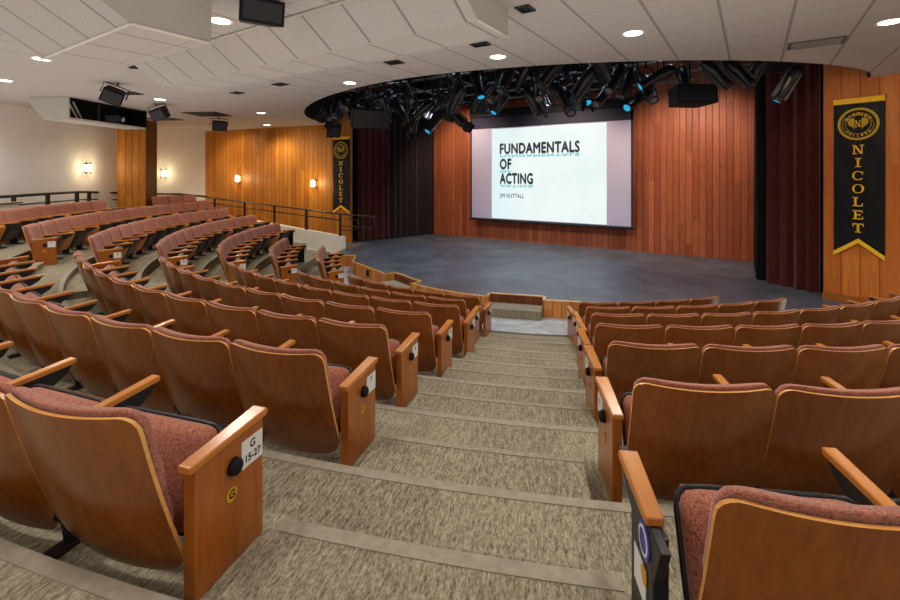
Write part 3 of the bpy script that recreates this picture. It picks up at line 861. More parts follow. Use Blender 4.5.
# banners
def serif(ch):
    """serif capital in a unit box: list of polygons"""
    def bx(x0, x1, y0, y1): return [(x0, y0), (x1, y0), (x1, y1), (x0, y1)]
    S = .1
    if ch == 'N': return [bx(.12, .24, 0, 1), bx(.76, .86, 0, 1), [(.1, 1), (.3, 1), (.88, 0), (.7, 0)], bx(0, .38, 0, S), bx(0, .26, 1 - S, 1), bx(.64, 1, 1 - S, 1)]
    if ch == 'I': return [bx(.4, .6, 0, 1), bx(.24, .76, 0, S), bx(.24, .76, 1 - S, 1)]
    if ch == 'L': return [bx(.18, .38, 0, 1), bx(.04, .52, 1 - S, 1), bx(.04, .9, 0, .12), bx(.8, .9, 0, .34)]
    if ch == 'E': return [bx(.18, .38, 0, 1), bx(.05, .88, 1 - .12, 1), bx(.05, .92, 0, .12), bx(.8, .88, .7, 1), bx(.83, .92, 0, .32), bx(.38, .66, .45, .56), bx(.6, .68, .36, .65)]
    if ch == 'T': return [bx(.4, .6, 0, 1), bx(.24, .76, 0, S), bx(.04, .96, .87, 1), bx(.04, .13, .66, 1), bx(.87, .96, .66, 1)]
    out = []; n_ = 20
    rng = range(n_) if ch == 'O' else range(2, n_ - 2)
    for i in rng:
        def q(a, sc):
            th_ = .1 + .09 * abs(cos(a)); ro, ri = .5, .5 - th_
            return (.5 + (ro if sc else ri) * cos(a), .5 + (.5 if sc else .42) * sin(a))
        a0, a1 = 2 * PI * i / n_, 2 * PI * (i + 1) / n_
        out.append([q(a0, 0), q(a1, 0), q(a1, 1), q(a0, 1)])
    if ch == 'C': out.append(bx(.82, .92, .62, .95))
    return out
def bm_polys(bm, polys, ox, oz, w, h, y):
    for pl in polys: bm.faces.new([bm.verts.new((ox + px * w, y, oz + pz * h)) for px, pz in pl])
def ringp(r0, r1, n_=40, sx=1.0): return [[(r0 * cos(a), r0 * sin(a)), (r0 * cos(b), r0 * sin(b)), (r1 * cos(b), r1 * sin(b)), (r1 * cos(a), r1 * sin(a))] for a, b in [(2 * PI * i / n_, 2 * PI * (i + 1) / n_) for i in range(n_)]]
def arc_text(s, r, size, t0, t1, up=True):
    bm = bmesh.new()
    for i, ch in enumerate(s):
        a = t0 + (t1 - t0) * i / (len(s) - 1); me = text_mesh(ch, size, 1, .002)
        rot = a - PI / 2 if up else a + PI / 2
        me.transform(Matrix.Translation((r * cos(a), r * sin(a), 0)) @ Matrix.Rotation(rot, 4, 'Z')); bm.from_mesh(me); bpy.data.meshes.remove(me)
    bmesh.ops.transform(bm, matrix=Matrix(((1, 0, 0, 0), (0, 0, -1, 0), (0, 1, 0, 0), (0, 0, 0, 1))), verts=bm.verts)
    return bm
def banner(p, ang, ztop, zside, zmid, w, label):
    """p: plan point of the banner centre on the wall face; ang: wall direction"""
    e = empty('wall_banner', (p[0], p[1], 0), ang); tag(e, label, 'banner', 'college banners')
    h = w / 2; bm = bmesh.new()
    nx, nz = 12, 14; g = []
    for i in range(nx + 1):
        x = -h + w * i / nx; zb = zmid - (zmid - zside) * abs(x) / h; col_ = []
        for j in range(nz + 1):
            z = zb + (ztop - zb) * j / nz
            col_.append(bm.verts.new((x, -.03 - .008 * sin(x * 17 + z * 5) - .008 * sin(z * 9 - x * 11) * (1 - j / nz), z)))
        g.append(col_)
    for i in range(nx):
        for j in range(nz): bm.faces.new((g[i][j], g[i + 1][j], g[i + 1][j + 1], g[i][j + 1]))
    link('cloth', mesh_from_bm(bm, 'cloth', True), M['banner'], e)
    link('top_band', box_mesh('top_band', -h - .005, h + .005, -.055, -.02, ztop - .03, ztop + .07, bevel=.008), M['gold'], e)
    bm = bmesh.new()
    for sg in (-1, 1):
        pts_ = [(0, zmid + .005), (sg * h, zside + .005), (sg * h, zside - .075), (0, zmid - .075)]
        bm_prism(bm, pts_ if sg > 0 else pts_[::-1], -.056, -.045, 'y')
    link('bottom_band', mesh_from_bm(bm, 'bottom_band'), M['gold'], e)
    y = -.058; zc = ztop - .41; r = .295 * w / .72
    em = bmesh.new(); bm_polys(em, ringp(r * .86, r), 0, zc, 1, 1, y); 
    emo = link('emblem', mesh_from_bm(em, 'emblem'), M['olive'], e)
    bm = bmesh.new()
    # inner shield: two leafy halves either side of a black panel with an N
    for sg in (-1, 1):
        pts_ = [(sg * r * (.2 + .34 * abs(sin(i * 1.9)) * .0 + .30 * sin(PI * min(1, (i + 1) / 7))), zc + r * (.36 - .1 * i)) for i in range(8)]
        inner = [(sg * r * .17, zc + r * .36), (sg * r * .17, zc - r * .3)]
        poly = [inner[0]] + pts_ + [inner[1]]
        bm.faces.new([bm.verts.new((px, y - .001, pz)) for px, pz in (poly if sg > 0 else poly[::-1])])
    bm_polys(bm, ringp(r * .70, r * .72, 12)[:3] + ringp(r * .74, r * .77, 30)[26:30] + ringp(r * .74, r * .77, 30)[12:18], 0, zc, 1, 1, y)
    link('shield', mesh_from_bm(bm, 'shield'), M['olive'], emo)
    em = bmesh.new(); bm_polys(em, ringp(r * .60, r * .63, 30), 0, zc, 1, 1, y); link('inner_ring', mesh_from_bm(em, 'inner_ring'), M['olive'], emo)
    bm = bmesh.new(); bm_polys(bm, serif('N'), -r * .15, zc - r * .2, r * .3, r * .42, y - .004); link('shield_letter', mesh_from_bm(bm, 'shield_letter'), M['gold'], emo)
    bm = arc_text('NICOLET', r * .60, r * .25, rad(148), rad(32)); bmesh.ops.translate(bm, verts=bm.verts, vec=(0, y - .006, zc)); link('emblem_text', mesh_from_bm(bm, 'emblem_text'), M['gold'], emo)
    bm = arc_text('COLLEGE', r * .72, r * .17, rad(222), rad(318), False); bmesh.ops.translate(bm, verts=bm.verts, vec=(0, y - .004, zc)); link('emblem_text', mesh_from_bm(bm, 'emblem_text'), M['gold'], emo)
    bm = bmesh.new(); hh = (zc - r - zmid) / 7.55
    for i, ch in enumerate('NICOLET'):
        ww = .17 * w / .72; bm_polys(bm, serif(ch), -ww / 2, zc - r - hh * (i + 1.06), ww, hh * .70, y)
    link('banner_text', mesh_from_bm(bm, 'banner_text'), M['gold'], e)
aR = math.atan2(RW1[1] - RW0[1], RW1[0] - RW0[0])
dR = Vector((cos(aR), sin(aR)))
pb = Vector(RW0) + dR * .53
banner((pb.x, pb.y), aR, 4.02, 1.25, 1.52, .72, 'large black and gold vertical banner beside the near maroon curtain')
aL = math.atan2(LW0[1] - LW1[1], LW0[0] - LW1[0])
banner((-6.69, -.935), aL, 3.93, 1.40, 1.62, .72, 'distant black and gold vertical banner on the golden timber wall')

# ------------------------------------------------------------------ left wall fittings
def sconce(p, z, ang, label, warm=1.0):
    e = empty('wall_sconce', (p[0], p[1], z), ang); tag(e, label, 'wall lamp', 'wall sconces')
    bm = bmesh.new(); bm_lathe(bm, [(.075, -.15), (.085, -.13), (.085, .13), (.075, .15), (0, .15)], 16); link('shade', mesh_from_bm(bm, 'shade', True), M['sconce'], e, loc=(0, -.11, 0))
    bm = bmesh.new()
    for zz in (-.13, .13): bm_lathe(bm, [(.088, zz - .018), (.093, zz - .018), (.093, zz + .018), (.088, zz + .018)], 16, Matrix.Translation((0, -.11, 0)))
    for xx in (-.09, .09): bm_box(bm, xx - .008, xx + .008, -.13, -.1, -.19, .19)
    bm_box(bm, -.05, .05, -.03, 0, -.12, .12)
    link('bracket', mesh_from_bm(bm, 'bracket'), M['rail'], e)
    l = bpy.data.lights.new('sconce_light', 'POINT'); l.energy = 17 * warm; l.color = (1, .78, .46); l.shadow_soft_size = .09
    lo_ = bpy.data.objects.new('sconce_light', l); C.objects.link(lo_); lo_.parent = e; lo_.location = (0, -.30, 0)
sconce((-7.84, -1.12), 2.36, aL, 'glowing wall sconce on the golden timber wall nearest the narrow banner')
sconce((-11.53, -1.70), 2.52, aL, 'glowing wall sconce on the golden timber wall further from the banner')
sconce((-13.47, -3.65), 2.72, PI / 2, 'glowing wall sconce on white wall between the timber column and timber wall')
aV = math.atan2(LW2[1] - LW3[1], LW2[0] - LW3[0])
sconce((-11.68, -6.66), 2.88, aV + 0, 'glowing wall sconce on white wall on the stairs side of the timber column')

# timber column
def column():
    a = rad(-48); c0 = Vector((-11.09, -5.22))          # near corner
    n1 = Vector((cos(a), sin(a))); s1 = Vector((-n1.y, n1.x))       # s1 points to the picture's right
    L1, L2 = .84, .75
    cs = [c0, c0 - s1 * L1, c0 - s1 * L1 - n1 * L2, c0 - n1 * L2]
    ang = math.atan2(-(s1.y), -(s1.x))
    bm = bmesh.new(); bm_box(bm, 0, L1, -L2, 0, 1.0, ZC + .02, .006)
    o = struct('column', mesh_from_bm(bm, 'column'), M['wallgold'], loc=(c0.x, c0.y, 0), rot=(0, 0, ang + PI if False else ang))
    return o, c0, s1, n1
col, c0, s1, n1 = column()

# rail along the ramp
def rail_pt(s_, z=None):
    p_ = Vector(KN0) + d * s_; return (p_.x + nrm.x * .07, p_.y + nrm.y * .07)
e = empty('handrail', (KN0[0], KN0[1], 0)); tag(e, 'dark metal handrail stepping down the white ramp wall to the stage', 'handrail')
inv = Matrix.Translation((-KN0[0], -KN0[1], 0))
def radd(name, me, par=e):
    me.transform(inv); return link(name, me, M['rail'], par)
zr = lambda s_: 1.43 + (1.80 - 1.43) * (s_ - .16) / 5.7
def rp(s_, z): x, y = rail_pt(s_); return (x, y, z)
radd('top_rail', tube_mesh('top_rail', [rp(6.25, zr(6.25)), rp(.1, zr(.1)), rp(-.9, zr(.1) - .03), rp(-1.12, zr(.1) - .04)], .026))
radd('lower_rail', tube_mesh('lower_rail', [rp(6.2, zr(6.2) - .2), rp(.1, zr(.1) - .2)], .02))
radd('hand_loop', tube_mesh('hand_loop', [rp(-.05, zr(.1) - .13), rp(-.45, zr(.1) - .15), rp(-.52, zr(.1) - .22), rp(-.52, zr(.1) - .42), rp(-.3, zr(.1) - .5), rp(.1, zr(.1) - .5)], .018))
radd('hand_loop', tube_mesh('hand_loop', [rp(.05, zr(.1) - .36), rp(-1.1, zr(.1) - .4), rp(-1.12, zr(.1) - .04)], .018))
for s_ in (.16, 1.54, 2.94, 4.35, 5.88):
    zt_ = zr(s_); zb_ = .73 + (1.21 - .73) * s_ / 5.3
    x, y = rail_pt(s_); bm = bmesh.new(); bm_box(bm, x - .028, x + .028, y - .028, y + .028, zb_ - .005, zt_); bm_box(bm, x - .05, x + .05, y - .05, y + .05, zb_ - .003, zb_ + .012)
    radd('post', mesh_from_bm(bm, 'post'))
# guard rail behind the top row
e2 = empty('guard_rail', (-9.6, -8.2, 0)); tag(e2, 'dark metal guard rail behind the top row in front of the white wall', 'railing')
inv2 = Matrix.Translation((9.6, 8.2, 0))
G = [(-8.35, -10.35), (-9.55, -8.75), (-10.55, -7.2), (-12.15, -6.1), (-12.85, -4.6), (-12.6, -3.4), (-11.6, -2.96)]
GZ = [2.16, 2.17, 2.20, 2.12, 2.0, 1.95, 1.86]
def g3(i, dz): return (G[i][0], G[i][1], GZ[i] + dz)
def radd2(name, me): me.transform(inv2); return link(name, me, M['rail'], e2)
radd2('top_rail', tube_mesh('top_rail', [g3(i, 0) for i in range(7)], .035))
radd2('lower_rail', tube_mesh('lower_rail', [g3(i, -.22) for i in range(7)], .018))
for i in range(6):
    for f_ in ((0.0, .5) if i < 3 else (0.0,)):
        x, y = G[i][0] + (G[i + 1][0] - G[i][0]) * f_, G[i][1] + (G[i + 1][1] - G[i][1]) * f_; z = GZ[i] + (GZ[i + 1] - GZ[i]) * f_
        bm = bmesh.new(); bm_box(bm, x - .04, x + .04, y - .04, y + .04, 1.44, z); radd2('post', mesh_from_bm(bm, 'post'))
# tan counter behind the guard rail
e3 = empty('counter_desk', (-9.2, -9.35, 1.42), aV); tag(e3, 'tan counter behind the guard rail at the white wall', 'counter')
link('top', box_mesh('top', -.7, .7, -.25, .2, .58, .62, bevel=.01), M['tan'], e3)
link('front_panel', box_mesh('front_panel', -.66, .66, -.2, -.17, .0, .58), M['wallw'], e3)
link('edge_strip', tube_mesh('edge_strip', [(-.7, -.26, .6), (.7, -.26, .6)], .014), M['rail'], e3)

# ------------------------------------------------------------------ ceiling fittings
DL = [((.16, -9.26), 'beside the dropped white soffit'), ((-6.42, -9.61), 'at the edge of the frame above the white wall'), ((-3.76, -9.78), 'by the tip of the sloped soffit'),
      ((-6.35, -6.95), 'beside the open equipment bay'), ((-6.5, -4.2), 'second nearest the timber wall, above the upper rows'), ((-9.2, -2.13), 'closest to the timber wall'),
      ((-1.22, -5.9), 'beyond the small dark spot holes near the curved stage opening'), ((2.05, -6.09), 'in front of the middle of the curved stage opening'),
      ((3.98, -6.19), 'between the stage opening middle and the slot vent'), ((6.53, -5.02), 'beyond the slot vent towards the banner wall')]
DL_hidden = [(2.2, -12.0), (5.2, -9.6), (7.6, -8.6), (-9.4, -6.5), (8.6, -4.2), (-4.3, -12.6), (0.2, -13.5), (5.0, -14.0), (9.0, -12.0), (-8.6, -9.6)]
bm = bmesh.new(); bm_lathe(bm, [(.105, .0), (.135, -.006), (.14, .0)], 24); ring_me = mesh_from_bm(bm, 'trim_ring', True); ring_me.materials.append(M['white'])
bm = bmesh.new(); bm_lathe(bm, [(0, -.004), (.107, -.004), (.107, .0)], 24); lens_me = mesh_from_bm(bm, 'lens'); lens_me.materials.append(M['lens'])
def lamp(x, y, z, energy, size=.22, spot=150, col=(1, .94, .87)):
    l = bpy.data.lights.new('downlight_lamp', 'SPOT'); l.energy = energy; l.spot_size = rad(spot); l.spot_blend = .7; l.color = col; l.shadow_soft_size = size
    o = bpy.data.objects.new('downlight_lamp', l); C.objects.link(o); o.location = (x, y, z); return o
for (x, y), where in DL:
    e = empty('ceiling_downlight', (x, y, ZC)); tag(e, 'round recessed ceiling downlight ' + where, 'ceiling light', 'recessed ceiling downlights')
    child('trim_ring', ring_me, e); child('lens', lens_me, e)
    lamp(x, y, ZC - .05, 165)
for x, y in DL_hidden: lamp(x, y, ZC - .05, 165)

# dark square spot holes in the ceiling
def hole(x, y, w, h, ang, label, name='recessed_spot', depth=.1, tilt=True, z=ZC):
    e = empty(name, (x, y, z), ang); tag(e, label, 'ceiling fitting')
    bm = bmesh.new(); bm_box(bm, -w / 2, w / 2, -h / 2, h / 2, -.004, .002); link('opening', mesh_from_bm(bm, 'opening'), M['matte'], e)
    bm = bmesh.new()
    for a_, b_ in (((-w / 2, -h / 2), (w / 2, -h / 2 + .02)), ((-w / 2, h / 2 - .02), (w / 2, h / 2)), ((-w / 2, -h / 2), (-w / 2 + .02, h / 2)), ((w / 2 - .02, -h / 2), (w / 2, h / 2))):
        bm_box(bm, a_[0], b_[0], a_[1], b_[1], -.016, -.004)
    link('rim', mesh_from_bm(bm, 'rim'), M['black'], e)
    if tilt:
        bm = bmesh.new(); bm_lathe(bm, [(0, -.09), (.06, -.09), (.065, .0), (0, .0)], 14, Matrix.Rotation(rad(35), 4, 'X')); link('lamp_head', mesh_from_bm(bm, 'lamp_head', True), M['matte'], e)
hole(.56, -6.7, .26, .2, .1, 'dark recessed spot hole in the ceiling in front of the downlight', tilt=False)
hole(2.17, -6.83, .24, .18, .1, 'dark recessed spot hole near the corner of the dropped soffit', tilt=False)
hole(-3.98, -6.49, .26, .2, 0, 'small dark spot hole in ceiling further from the sloped panels', tilt=False)
hole(-2.42, -6.57, .28, .2, 0, 'small dark spot hole in ceiling nearer the sloped panels', tilt=False)
hole(-7.98, -4.92, 1.0, .9, .5, 'large dark diamond-shaped ceiling opening above the upper rows', 'ceiling_grille', tilt=False)
hole(-10.3, -5.0, .9, .6, .5, 'dark ceiling grille beside the timber column top', 'ceiling_grille', tilt=False)
hole(-6.0, -7.75, .5, .32, .5, 'grey ceiling grille by the bracketed loudspeaker', 'ceiling_grille', tilt=False)
hole(-3.15, -8.78, .22, .2, .7, 'small dark triangular ceiling fitting at the end of the sloped panels', 'ceiling_fitting', tilt=False)
hole(3.22, -7.72, .16, .2, 0, 'dark square ceiling gap beside the dropped soffit side', 'ceiling_gap', tilt=False)
# slot vent
e = empty('slot_vent', (5.91, -4.42, ZC), -.02); tag(e, 'long grey slot vent in the ceiling near the banner wall', 'vent')
bm = bmesh.new(); bm_box(bm, -.3, .3, -.2, .2, -.012, .002); link('frame', mesh_from_bm(bm, 'frame'), M['ventgrey'], e)
bm = bmesh.new()
for i in range(7): bm_box(bm, -.26, .27, -.165 + i * .048, -.135 + i * .048, -.02, -.01)
link('louver', mesh_from_bm(bm, 'louver'), M['ventgrey2'], e)

# loudspeakers
def speaker(loc, w, h, dp, yaw, pitch, label, bracket=True, taper=.75, name='loudspeaker', top=None, roll=0.0):
    e = empty(name, loc, rot=(pitch, roll, yaw)); tag(e, label, 'speaker')
    bm = bmesh.new()
    # trapezoid cabinet: front (-y) wide, rear narrow
    pts = [(-w / 2, -dp / 2), (w / 2, -dp / 2), (w / 2 * taper, dp / 2), (-w / 2 * taper, dp / 2)]
    bm_prism(bm, pts, -h / 2, h / 2, 'z', .012); link('cabinet', mesh_from_bm(bm, 'cabinet'), M['matte'], e)
    link('grille', box_mesh('grille', -w / 2 + .03, w / 2 - .03, -dp / 2 - .014, -dp / 2 + .004, -h / 2 + .03, h / 2 - .03, bevel=.004), M['black'], e)
    if bracket:
        bm = bmesh.new(); bm_tube(bm, [(-w / 2 - .03, 0, 0), (-w / 2 - .03, 0, h / 2 + .07), (w / 2 + .03, 0, h / 2 + .07), (w / 2 + .03, 0, 0)], .014, 6)
        bm_tube(bm, [(0, 0, h / 2 + .07), (0, 0, h / 2 + .07 + (top or .25))], .02, 6); link('bracket', mesh_from_bm(bm, 'bracket'), M['black'], e)
    return e
camdir = rad(33.4)
speaker((1.10, -9.40, 4.32), .42, .24, .34, rad(66), rad(14), 'big black loudspeaker under the ceiling right beside the white soffit', False)
speaker((-5.01, -8.39, 4.20), .36, .27, .28, rad(70), rad(24), 'black loudspeaker on a bracket near the sloped ceiling panels', top=.06, roll=.35)
speaker((-7.05, -6.62, 4.20), .36, .28, .28, rad(30), rad(24), 'black loudspeaker hanging at the corner of the open equipment bay', top=.06, roll=-.25)
speaker((-8.26, -4.43, 4.16), .42, .28, .32, rad(70), rad(12), 'black loudspeaker hanging near the large dark ceiling opening', top=.06)

# equipment bay hanging from the ceiling by the column
bx0, bx1 = Vector((-7.67, -8.24)), Vector((-8.78, -6.21))
bd = (bx1 - bx0).normalized(); bl = (bx1 - bx0).length; ang = math.atan2(bd.y, bd.x)
e = empty('equipment_bay', (bx0.x, bx0.y, 4.0), ang); tag(e, 'white boxed equipment bay hung below the ceiling with open dark front', 'equipment box')
# local x along the opening; local +y points away from the hall
zt_, zb_ = ZC - 4.0 - .006, -.02
bm = bmesh.new()
bm_box(bm, 0, bl, -.0, .6, zb_ - .05, zb_); link('bottom_panel', mesh_from_bm(bm, 'bottom_panel'), M['soffit'], e)
bm = bmesh.new(); bm_box(bm, -.04, 0, 0, .6, zb_ - .05, zt_)
link('side_panel', mesh_from_bm(bm, 'side_panel'), M['soffit'], e)
bm = bmesh.new(); bm_box(bm, bl, bl + .04, 0, .6, zb_ - .05, zt_); link('side_panel', mesh_from_bm(bm, 'side_panel'), M['matte'], e)
bm = bmesh.new(); bm_box(bm, 0, bl, .56, .6, zb_, zt_); bm_box(bm, 0, bl, .02, .56, zt_ - .02, zt_ - .005); link('back_panel', mesh_from_bm(bm, 'back_panel'), M['matte'], e)
bm = bmesh.new(); bm_prism(bm, [(.6, zb_ - .05), (.95, zt_ - .12), (.95, zt_), (.6, zt_)], -.04, bl, 'x'); link('rear_duct', mesh_from_bm(bm, 'rear_duct'), M['soffit'], e)
bm = bmesh.new(); bm_tube(bm, [(.05, .1, .34), (.5, .3, .02)], .022, 8); bm_tube(bm, [(.18, .1, .36), (.62, .3, .02)], .018, 8); link('pipe', mesh_from_bm(bm, 'pipe'), M['soffit'], e)
bm = bmesh.new(); bm_box(bm, .78, .82, .02, .06, zb_, zt_ - .02); link('post', mesh_from_bm(bm, 'post'), M['black'], e)

bayp = bx0 + bd * 1.55 + Vector((-bd.y, bd.x)) * .26
e = empty('bay_projector', (bayp.x, bayp.y, 4.0 - .02), ang + rad(35)); tag(e, 'black projector with a round lens standing inside the open equipment bay', 'projector')
link('case', box_mesh('case', -.16, .16, -.12, .2, .03, .24, bevel=.02), M['spotblack'], e)
bm = bmesh.new(); bm_lathe(bm, [(0, .1), (.06, .1), (.075, .08), (.075, 0), (0, 0)], 18, Matrix.Translation((0, -.12, .14)) @ Matrix.Rotation(PI / 2, 4, 'X')); link('lens_barrel', mesh_from_bm(bm, 'lens_barrel', True), M['steel'], e)
link('foot', box_mesh('foot', -.12, .12, -.08, .15, 0, .032), M['black'], e)

# theatre spotlights ----------------------------------------------------
bm = bmesh.new(); bm_lathe(bm, [(0, .24), (.07, .24), (.10, .18), (.105, .0), (.085, -.06), (.075, -.34), (.085, -.36), (.085, -.40), (.068, -.40), (.066, -.30), (0, -.30)], 18)
sp_body = mesh_from_bm(bm, 'body', True); sp_body.materials.append(M['spotblack'])
bm = bmesh.new(); bm_lathe(bm, [(0, -.385), (.066, -.385), (.066, -.38), (0, -.38)], 18); sp_lens = mesh_from_bm(bm, 'lens'); sp_lens.materials.append(M['greymetal'])
sp_gel = sp_lens.copy(); sp_gel.materials.clear(); sp_gel.materials.append(M['gel'])
bm = bmesh.new()
for k_ in range(3): bm_lathe(bm, [(.085, -.36 + k_ * .02), (.09, -.365 + k_ * .02), (.085, -.37 + k_ * .02)], 18)
for sx in (-1, 1): bm_box(bm, sx * .05 - .006, sx * .05 + .006, -.11, -.085, -.33, .12)
for sx in (-1, 1): bm_box(bm, sx * .05 - .006, sx * .05 + .006, .085, .11, -.33, .12)
sp_fin = mesh_from_bm(bm, 'barrel_rings'); sp_fin.materials.append(M['railgrey'])
bm = bmesh.new(); bm_tube(bm, [(-.13, 0, 0), (-.13, 0, .26), (-.08, 0, .31), (.08, 0, .31), (.13, 0, .26), (.13, 0, 0)], .013, 6)
bm_tube(bm, [(0, 0, .31), (0, 0, .80)], .016, 8); bm_box(bm, -.04, .04, -.04, .04, .40, .48, .006); sp_yoke = mesh_from_bm(bm, 'yoke'); sp_yoke.materials.append(M['matte'])
bm = bmesh.new(); bm_box(bm, -.1, .1, -.012, .012, -.44, -.40); bm_box(bm, -.1, .1, -.1, .1, -.408, -.40)
bm2 = bmesh.new()
for sx in (-1, 1): bm_box(bm2, sx * .09 - .012, sx * .09 + .012, -.1, .1, -.52, -.40)
for sy in (-1, 1): bm_box(bm2, -.1, .1, sy * .094 - .008, sy * .094 + .008, -.42, -.40)
sp_barn = mesh_from_bm(bm2, 'barn_door'); sp_barn.materials.append(M['matte']); bm.free()
def spot(loc, yaw, pitch, label, gel=False, rings=False, barn=False, s_=1.0):
    e = empty('stage_spotlight', loc, yaw); e.scale = (s_, s_, s_); tag(e, label, 'spotlight', 'stage spotlights in the rig')
    b_ = child('body', sp_body, e, rot=(pitch, 0, 0)); child('lens', sp_gel if gel else sp_lens, b_)
    if rings: child('barrel_rings', sp_fin, b_)
    if barn: child('barn_door', sp_barn, b_)
    child('yoke', sp_yoke, e)
# pipes of the lighting grid
GP = [('x', -4.55, 4.95, -2.6, 3.4), ('x', -3.2, 5.0, -5.6, 5.6), ('x', -1.7, 5.05, -6.2, 6.2), ('x', -.2, 5.1, -6.4, 6.4), ('x', 1.2, 5.15, -6.2, 6.2),
      ('y', -5.2, 5.3, -2.2, 2.6), ('y', -3.4, 5.3, -4.0, 2.6), ('y', -1.6, 5.3, -4.8, 2.6), ('y', .2, 5.3, -5.0, 2.6), ('y', 2.0, 5.3, -4.8, 2.6), ('y', 3.8, 5.3, -4.0, 2.6), ('y', 5.4, 5.3, -2.4, 2.6)]
PO = ['nearest the audience', 'second', 'third', 'fourth', 'closest to the cedar wall']
for i, (ax, q_, z, a_, b_) in enumerate(GP):
    me = tube_mesh('grid_pipe', [((a_, q_, z) if ax == 'x' else (q_, a_, z)), ((b_, q_, z) if ax == 'x' else (q_, b_, z))], .028, 8)
    o = link('lighting_pipe', me, plain('teal_lit_pipe', srgb(60, 84, 96), .35, .6) if i == 0 and False else M['greymetal'])
    lab = ('dark lighting pipe running across the rig, %s' % (['nearest the audience', 'second from the audience', 'third from the audience', 'fourth from the audience', 'closest to the cedar wall'][i]) if ax == 'x'
           else 'dark lighting pipe running back over the stage, %s from the distant curtain' % ORD[i - 5])
    tag(o, lab, 'pipe', 'pipes of the lighting grid')
FIX = [(-4.04, -3.92, 4.36), (-3.52, -4.06, 4.46), (-3.05, -4.25, 4.36), (-2.45, -4.40, 4.46), (-1.86, -4.2, 4.28), (-1.45, -4.13, 4.15), (-1.30, -3.75, 4.02), (-.86, -3.98, 4.16),
       (-.50, -4.0, 3.92), (-.30, -3.7, 4.02), (.13, -4.17, 4.3), (.66, -4.30, 4.55), (1.08, -4.14, 4.42), (1.30, -4.25, 4.62), (1.52, -3.6, 4.22), (1.81, -3.9, 4.4),
       (2.08, -3.6, 4.25), (2.33, -3.91, 4.1), (2.50, -3.5, 4.33), (2.72, -3.92, 4.4), (2.95, -3.5, 4.22), (3.20, -3.72, 4.46), (3.40, -3.0, 4.12), (3.60, -3.3, 4.3),
       (3.85, -3.33, 4.45), (4.62, -3.05, 4.50), (4.95, -2.8, 4.52), (5.75, -2.26, 4.34), (-4.6, -3.3, 4.4), (-3.9, -3.0, 4.5), (-3.1, -3.1, 4.4), (-2.4, -3.2, 4.5), (-.9, -2.9, 4.4),
       (.4, -2.7, 4.4), (1.2, -2.4, 4.5), (-4.9, -2.3, 4.6), (-3.6, -1.9, 4.6), (-2.2, -1.8, 4.6), (-.6, -1.4, 4.6), (2.6, -2.2, 4.6), (4.0, -1.6, 4.7), (.9, -.9, 4.7),
       (-4.3, -3.6, 4.55), (-3.75, -3.75, 4.3), (-2.8, -3.75, 4.5), (-2.1, -3.9, 4.55), (-1.65, -3.5, 4.45), (-1.1, -4.3, 4.5), (-.65, -3.4, 4.35), (-.05, -3.9, 4.6), (.35, -3.6, 4.45), (.85, -3.5, 4.6), (1.65, -4.2, 4.65), (2.2, -4.2, 4.6), (3.0, -4.0, 4.62), (-1.5, -2.4, 4.6), (1.9, -2.9, 4.6), (3.1, -2.4, 4.62), (-.3, -2.2, 4.62), (5.3, -2.5, 4.6)]
NEARW = lambda x: ('near the distant curtain' if x < -3.3 else 'before the distant screen edge' if x < -1.0 else 'over the far half of the screen' if x < .8
                   else 'over the near half of the screen' if x < 2.2 else 'at the near edge of the screen' if x < 3.7 else 'over the bare cedar wall')
rs = random.Random(5); cnt = {}
for i, (x, y, z) in enumerate(sorted(FIX)):
    yaw = rad(rs.choice([-60, -35, 20, 40, 70, -20, 100, -80, 55])); pitch = rad(rs.choice([-50, -40, -28, -60, 35]))
    gel = rs.random() < .16; rg = rs.random() < .5; barn = rs.random() < .35
    zone = NEARW(x); cnt[zone] = cnt.get(zone, 0) + 1
    spot((x, y, z), yaw, pitch, '%s stage spotlight %s, %s from its distant end' % ('blue-lit' if gel else 'grey-railed' if rg else 'black', zone, ORD[cnt[zone] - 1]), gel, rg, barn, 1.05)
# rig speakers
speaker((-2.30, -4.25, 4.02), .92, .46, .6, rad(60), rad(14), 'large black loudspeaker hung in the rig above the distant maroon curtain', top=.5)
speaker((4.2, -2.2, 4.20), .80, .34, .5, rad(38), rad(-4), 'wide black loudspeaker hung in the rig before the cedar wall', top=.6)
speaker((-4.16, -3.64, 3.90), .36, .36, .3, rad(60), rad(35), 'small tilted black loudspeaker above the distant banner', top=.5)
speaker((-1.7, .1, 4.72), .78, .42, .5, rad(33), rad(0), 'black loudspeaker cluster box hung above the screen corner', top=.3)

# ------------------------------------------------------------------ light
def area(name, loc, tgt, sx, sy, energy, col):
    l = bpy.data.lights.new(name, 'AREA'); l.shape = 'RECTANGLE'; l.size = sx; l.size_y = sy; l.energy = energy; l.color = col
    o = bpy.data.objects.new(name, l); C.objects.link(o); o.location = loc
    o.rotation_euler = (Vector(tgt) - Vector(loc)).to_track_quat('-Z', 'Y').to_euler(); return o
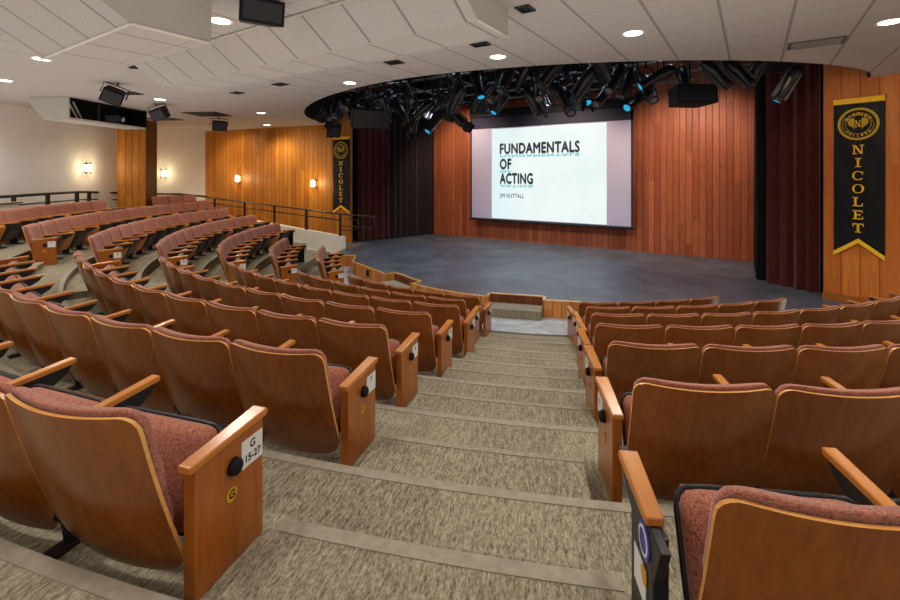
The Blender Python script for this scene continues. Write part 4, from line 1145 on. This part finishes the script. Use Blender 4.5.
# added unseen area lamp, imitating light returned from floor and seats to the ceiling
area('bounce_fill', (-1.5, -9.9, 2.2), (-1.5, -9.9, 6), 16, 8, 230, (1, .95, .9))
for x, y in ((-3.5, -2.6), (-1.0, -3.2), (2.0, -3.0), (4.0, -1.6)):
    l = bpy.data.lights.new('rig_glow', 'POINT'); l.energy = 24; l.color = (.55, .82, 1); l.shadow_soft_size = .15
    o = bpy.data.objects.new('rig_glow', l); C.objects.link(o); o.location = (x, y, 5.75)
# stage wash from the rig, warm on the cedar wall and cool on the floor
for x in (-3.6, 0.2, 3.8):
    o = lamp(x, .3, 5.0, 420, .15, 110, (1, .84, .66)); o.rotation_euler = (Vector((x, 2.8, 2.2)) - o.location).to_track_quat('-Z', 'Y').to_euler()
for x in (-2.0, 1.6):
    o = lamp(x, -2.2, 4.6, 420, .2, 120, (.82, .91, 1.0)); o.rotation_euler = (Vector((x, -1.0, .3)) - o.location).to_track_quat('-Z', 'Y').to_euler()
o = lamp(5.6, -4.2, 4.3, 120, .2, 90, (1, .78, .5)); o.rotation_euler = (Vector((6.9, -1.1, 2.2)) - o.location).to_track_quat('-Z', 'Y').to_euler()
for x in (-8.6, -11.4):
    o = lamp(x, -3.2, 4.35, 130, .2, 110, (1, .80, .48)); o.rotation_euler = (Vector((x, -1.4, 2.2)) - o.location).to_track_quat('-Z', 'Y').to_euler()
w = bpy.data.worlds.new('room_ambience'); bpy.context.scene.world = w; w.use_nodes = True
w.node_tree.nodes['Background'].inputs[0].default_value = (1.0, .96, .92, 1); w.node_tree.nodes['Background'].inputs[1].default_value = .8

# ------------------------------------------------------------------ camera
cam = bpy.data.cameras.new('camera'); co = bpy.data.objects.new('camera', cam); C.objects.link(co)
co.location = (5.2213, -12.1896, 2.70); co.rotation_euler = (PI / 2, 0, rad(33.4))
cam.sensor_width = 36; cam.lens = 460 / 900 * 36; cam.shift_y = -(300 - 174) / 900; cam.clip_start = .02
bpy.context.scene.camera = co
vs_ = bpy.context.scene.view_settings; vs_.view_transform = 'Standard'; vs_.look = 'None'; vs_.exposure = 0.0
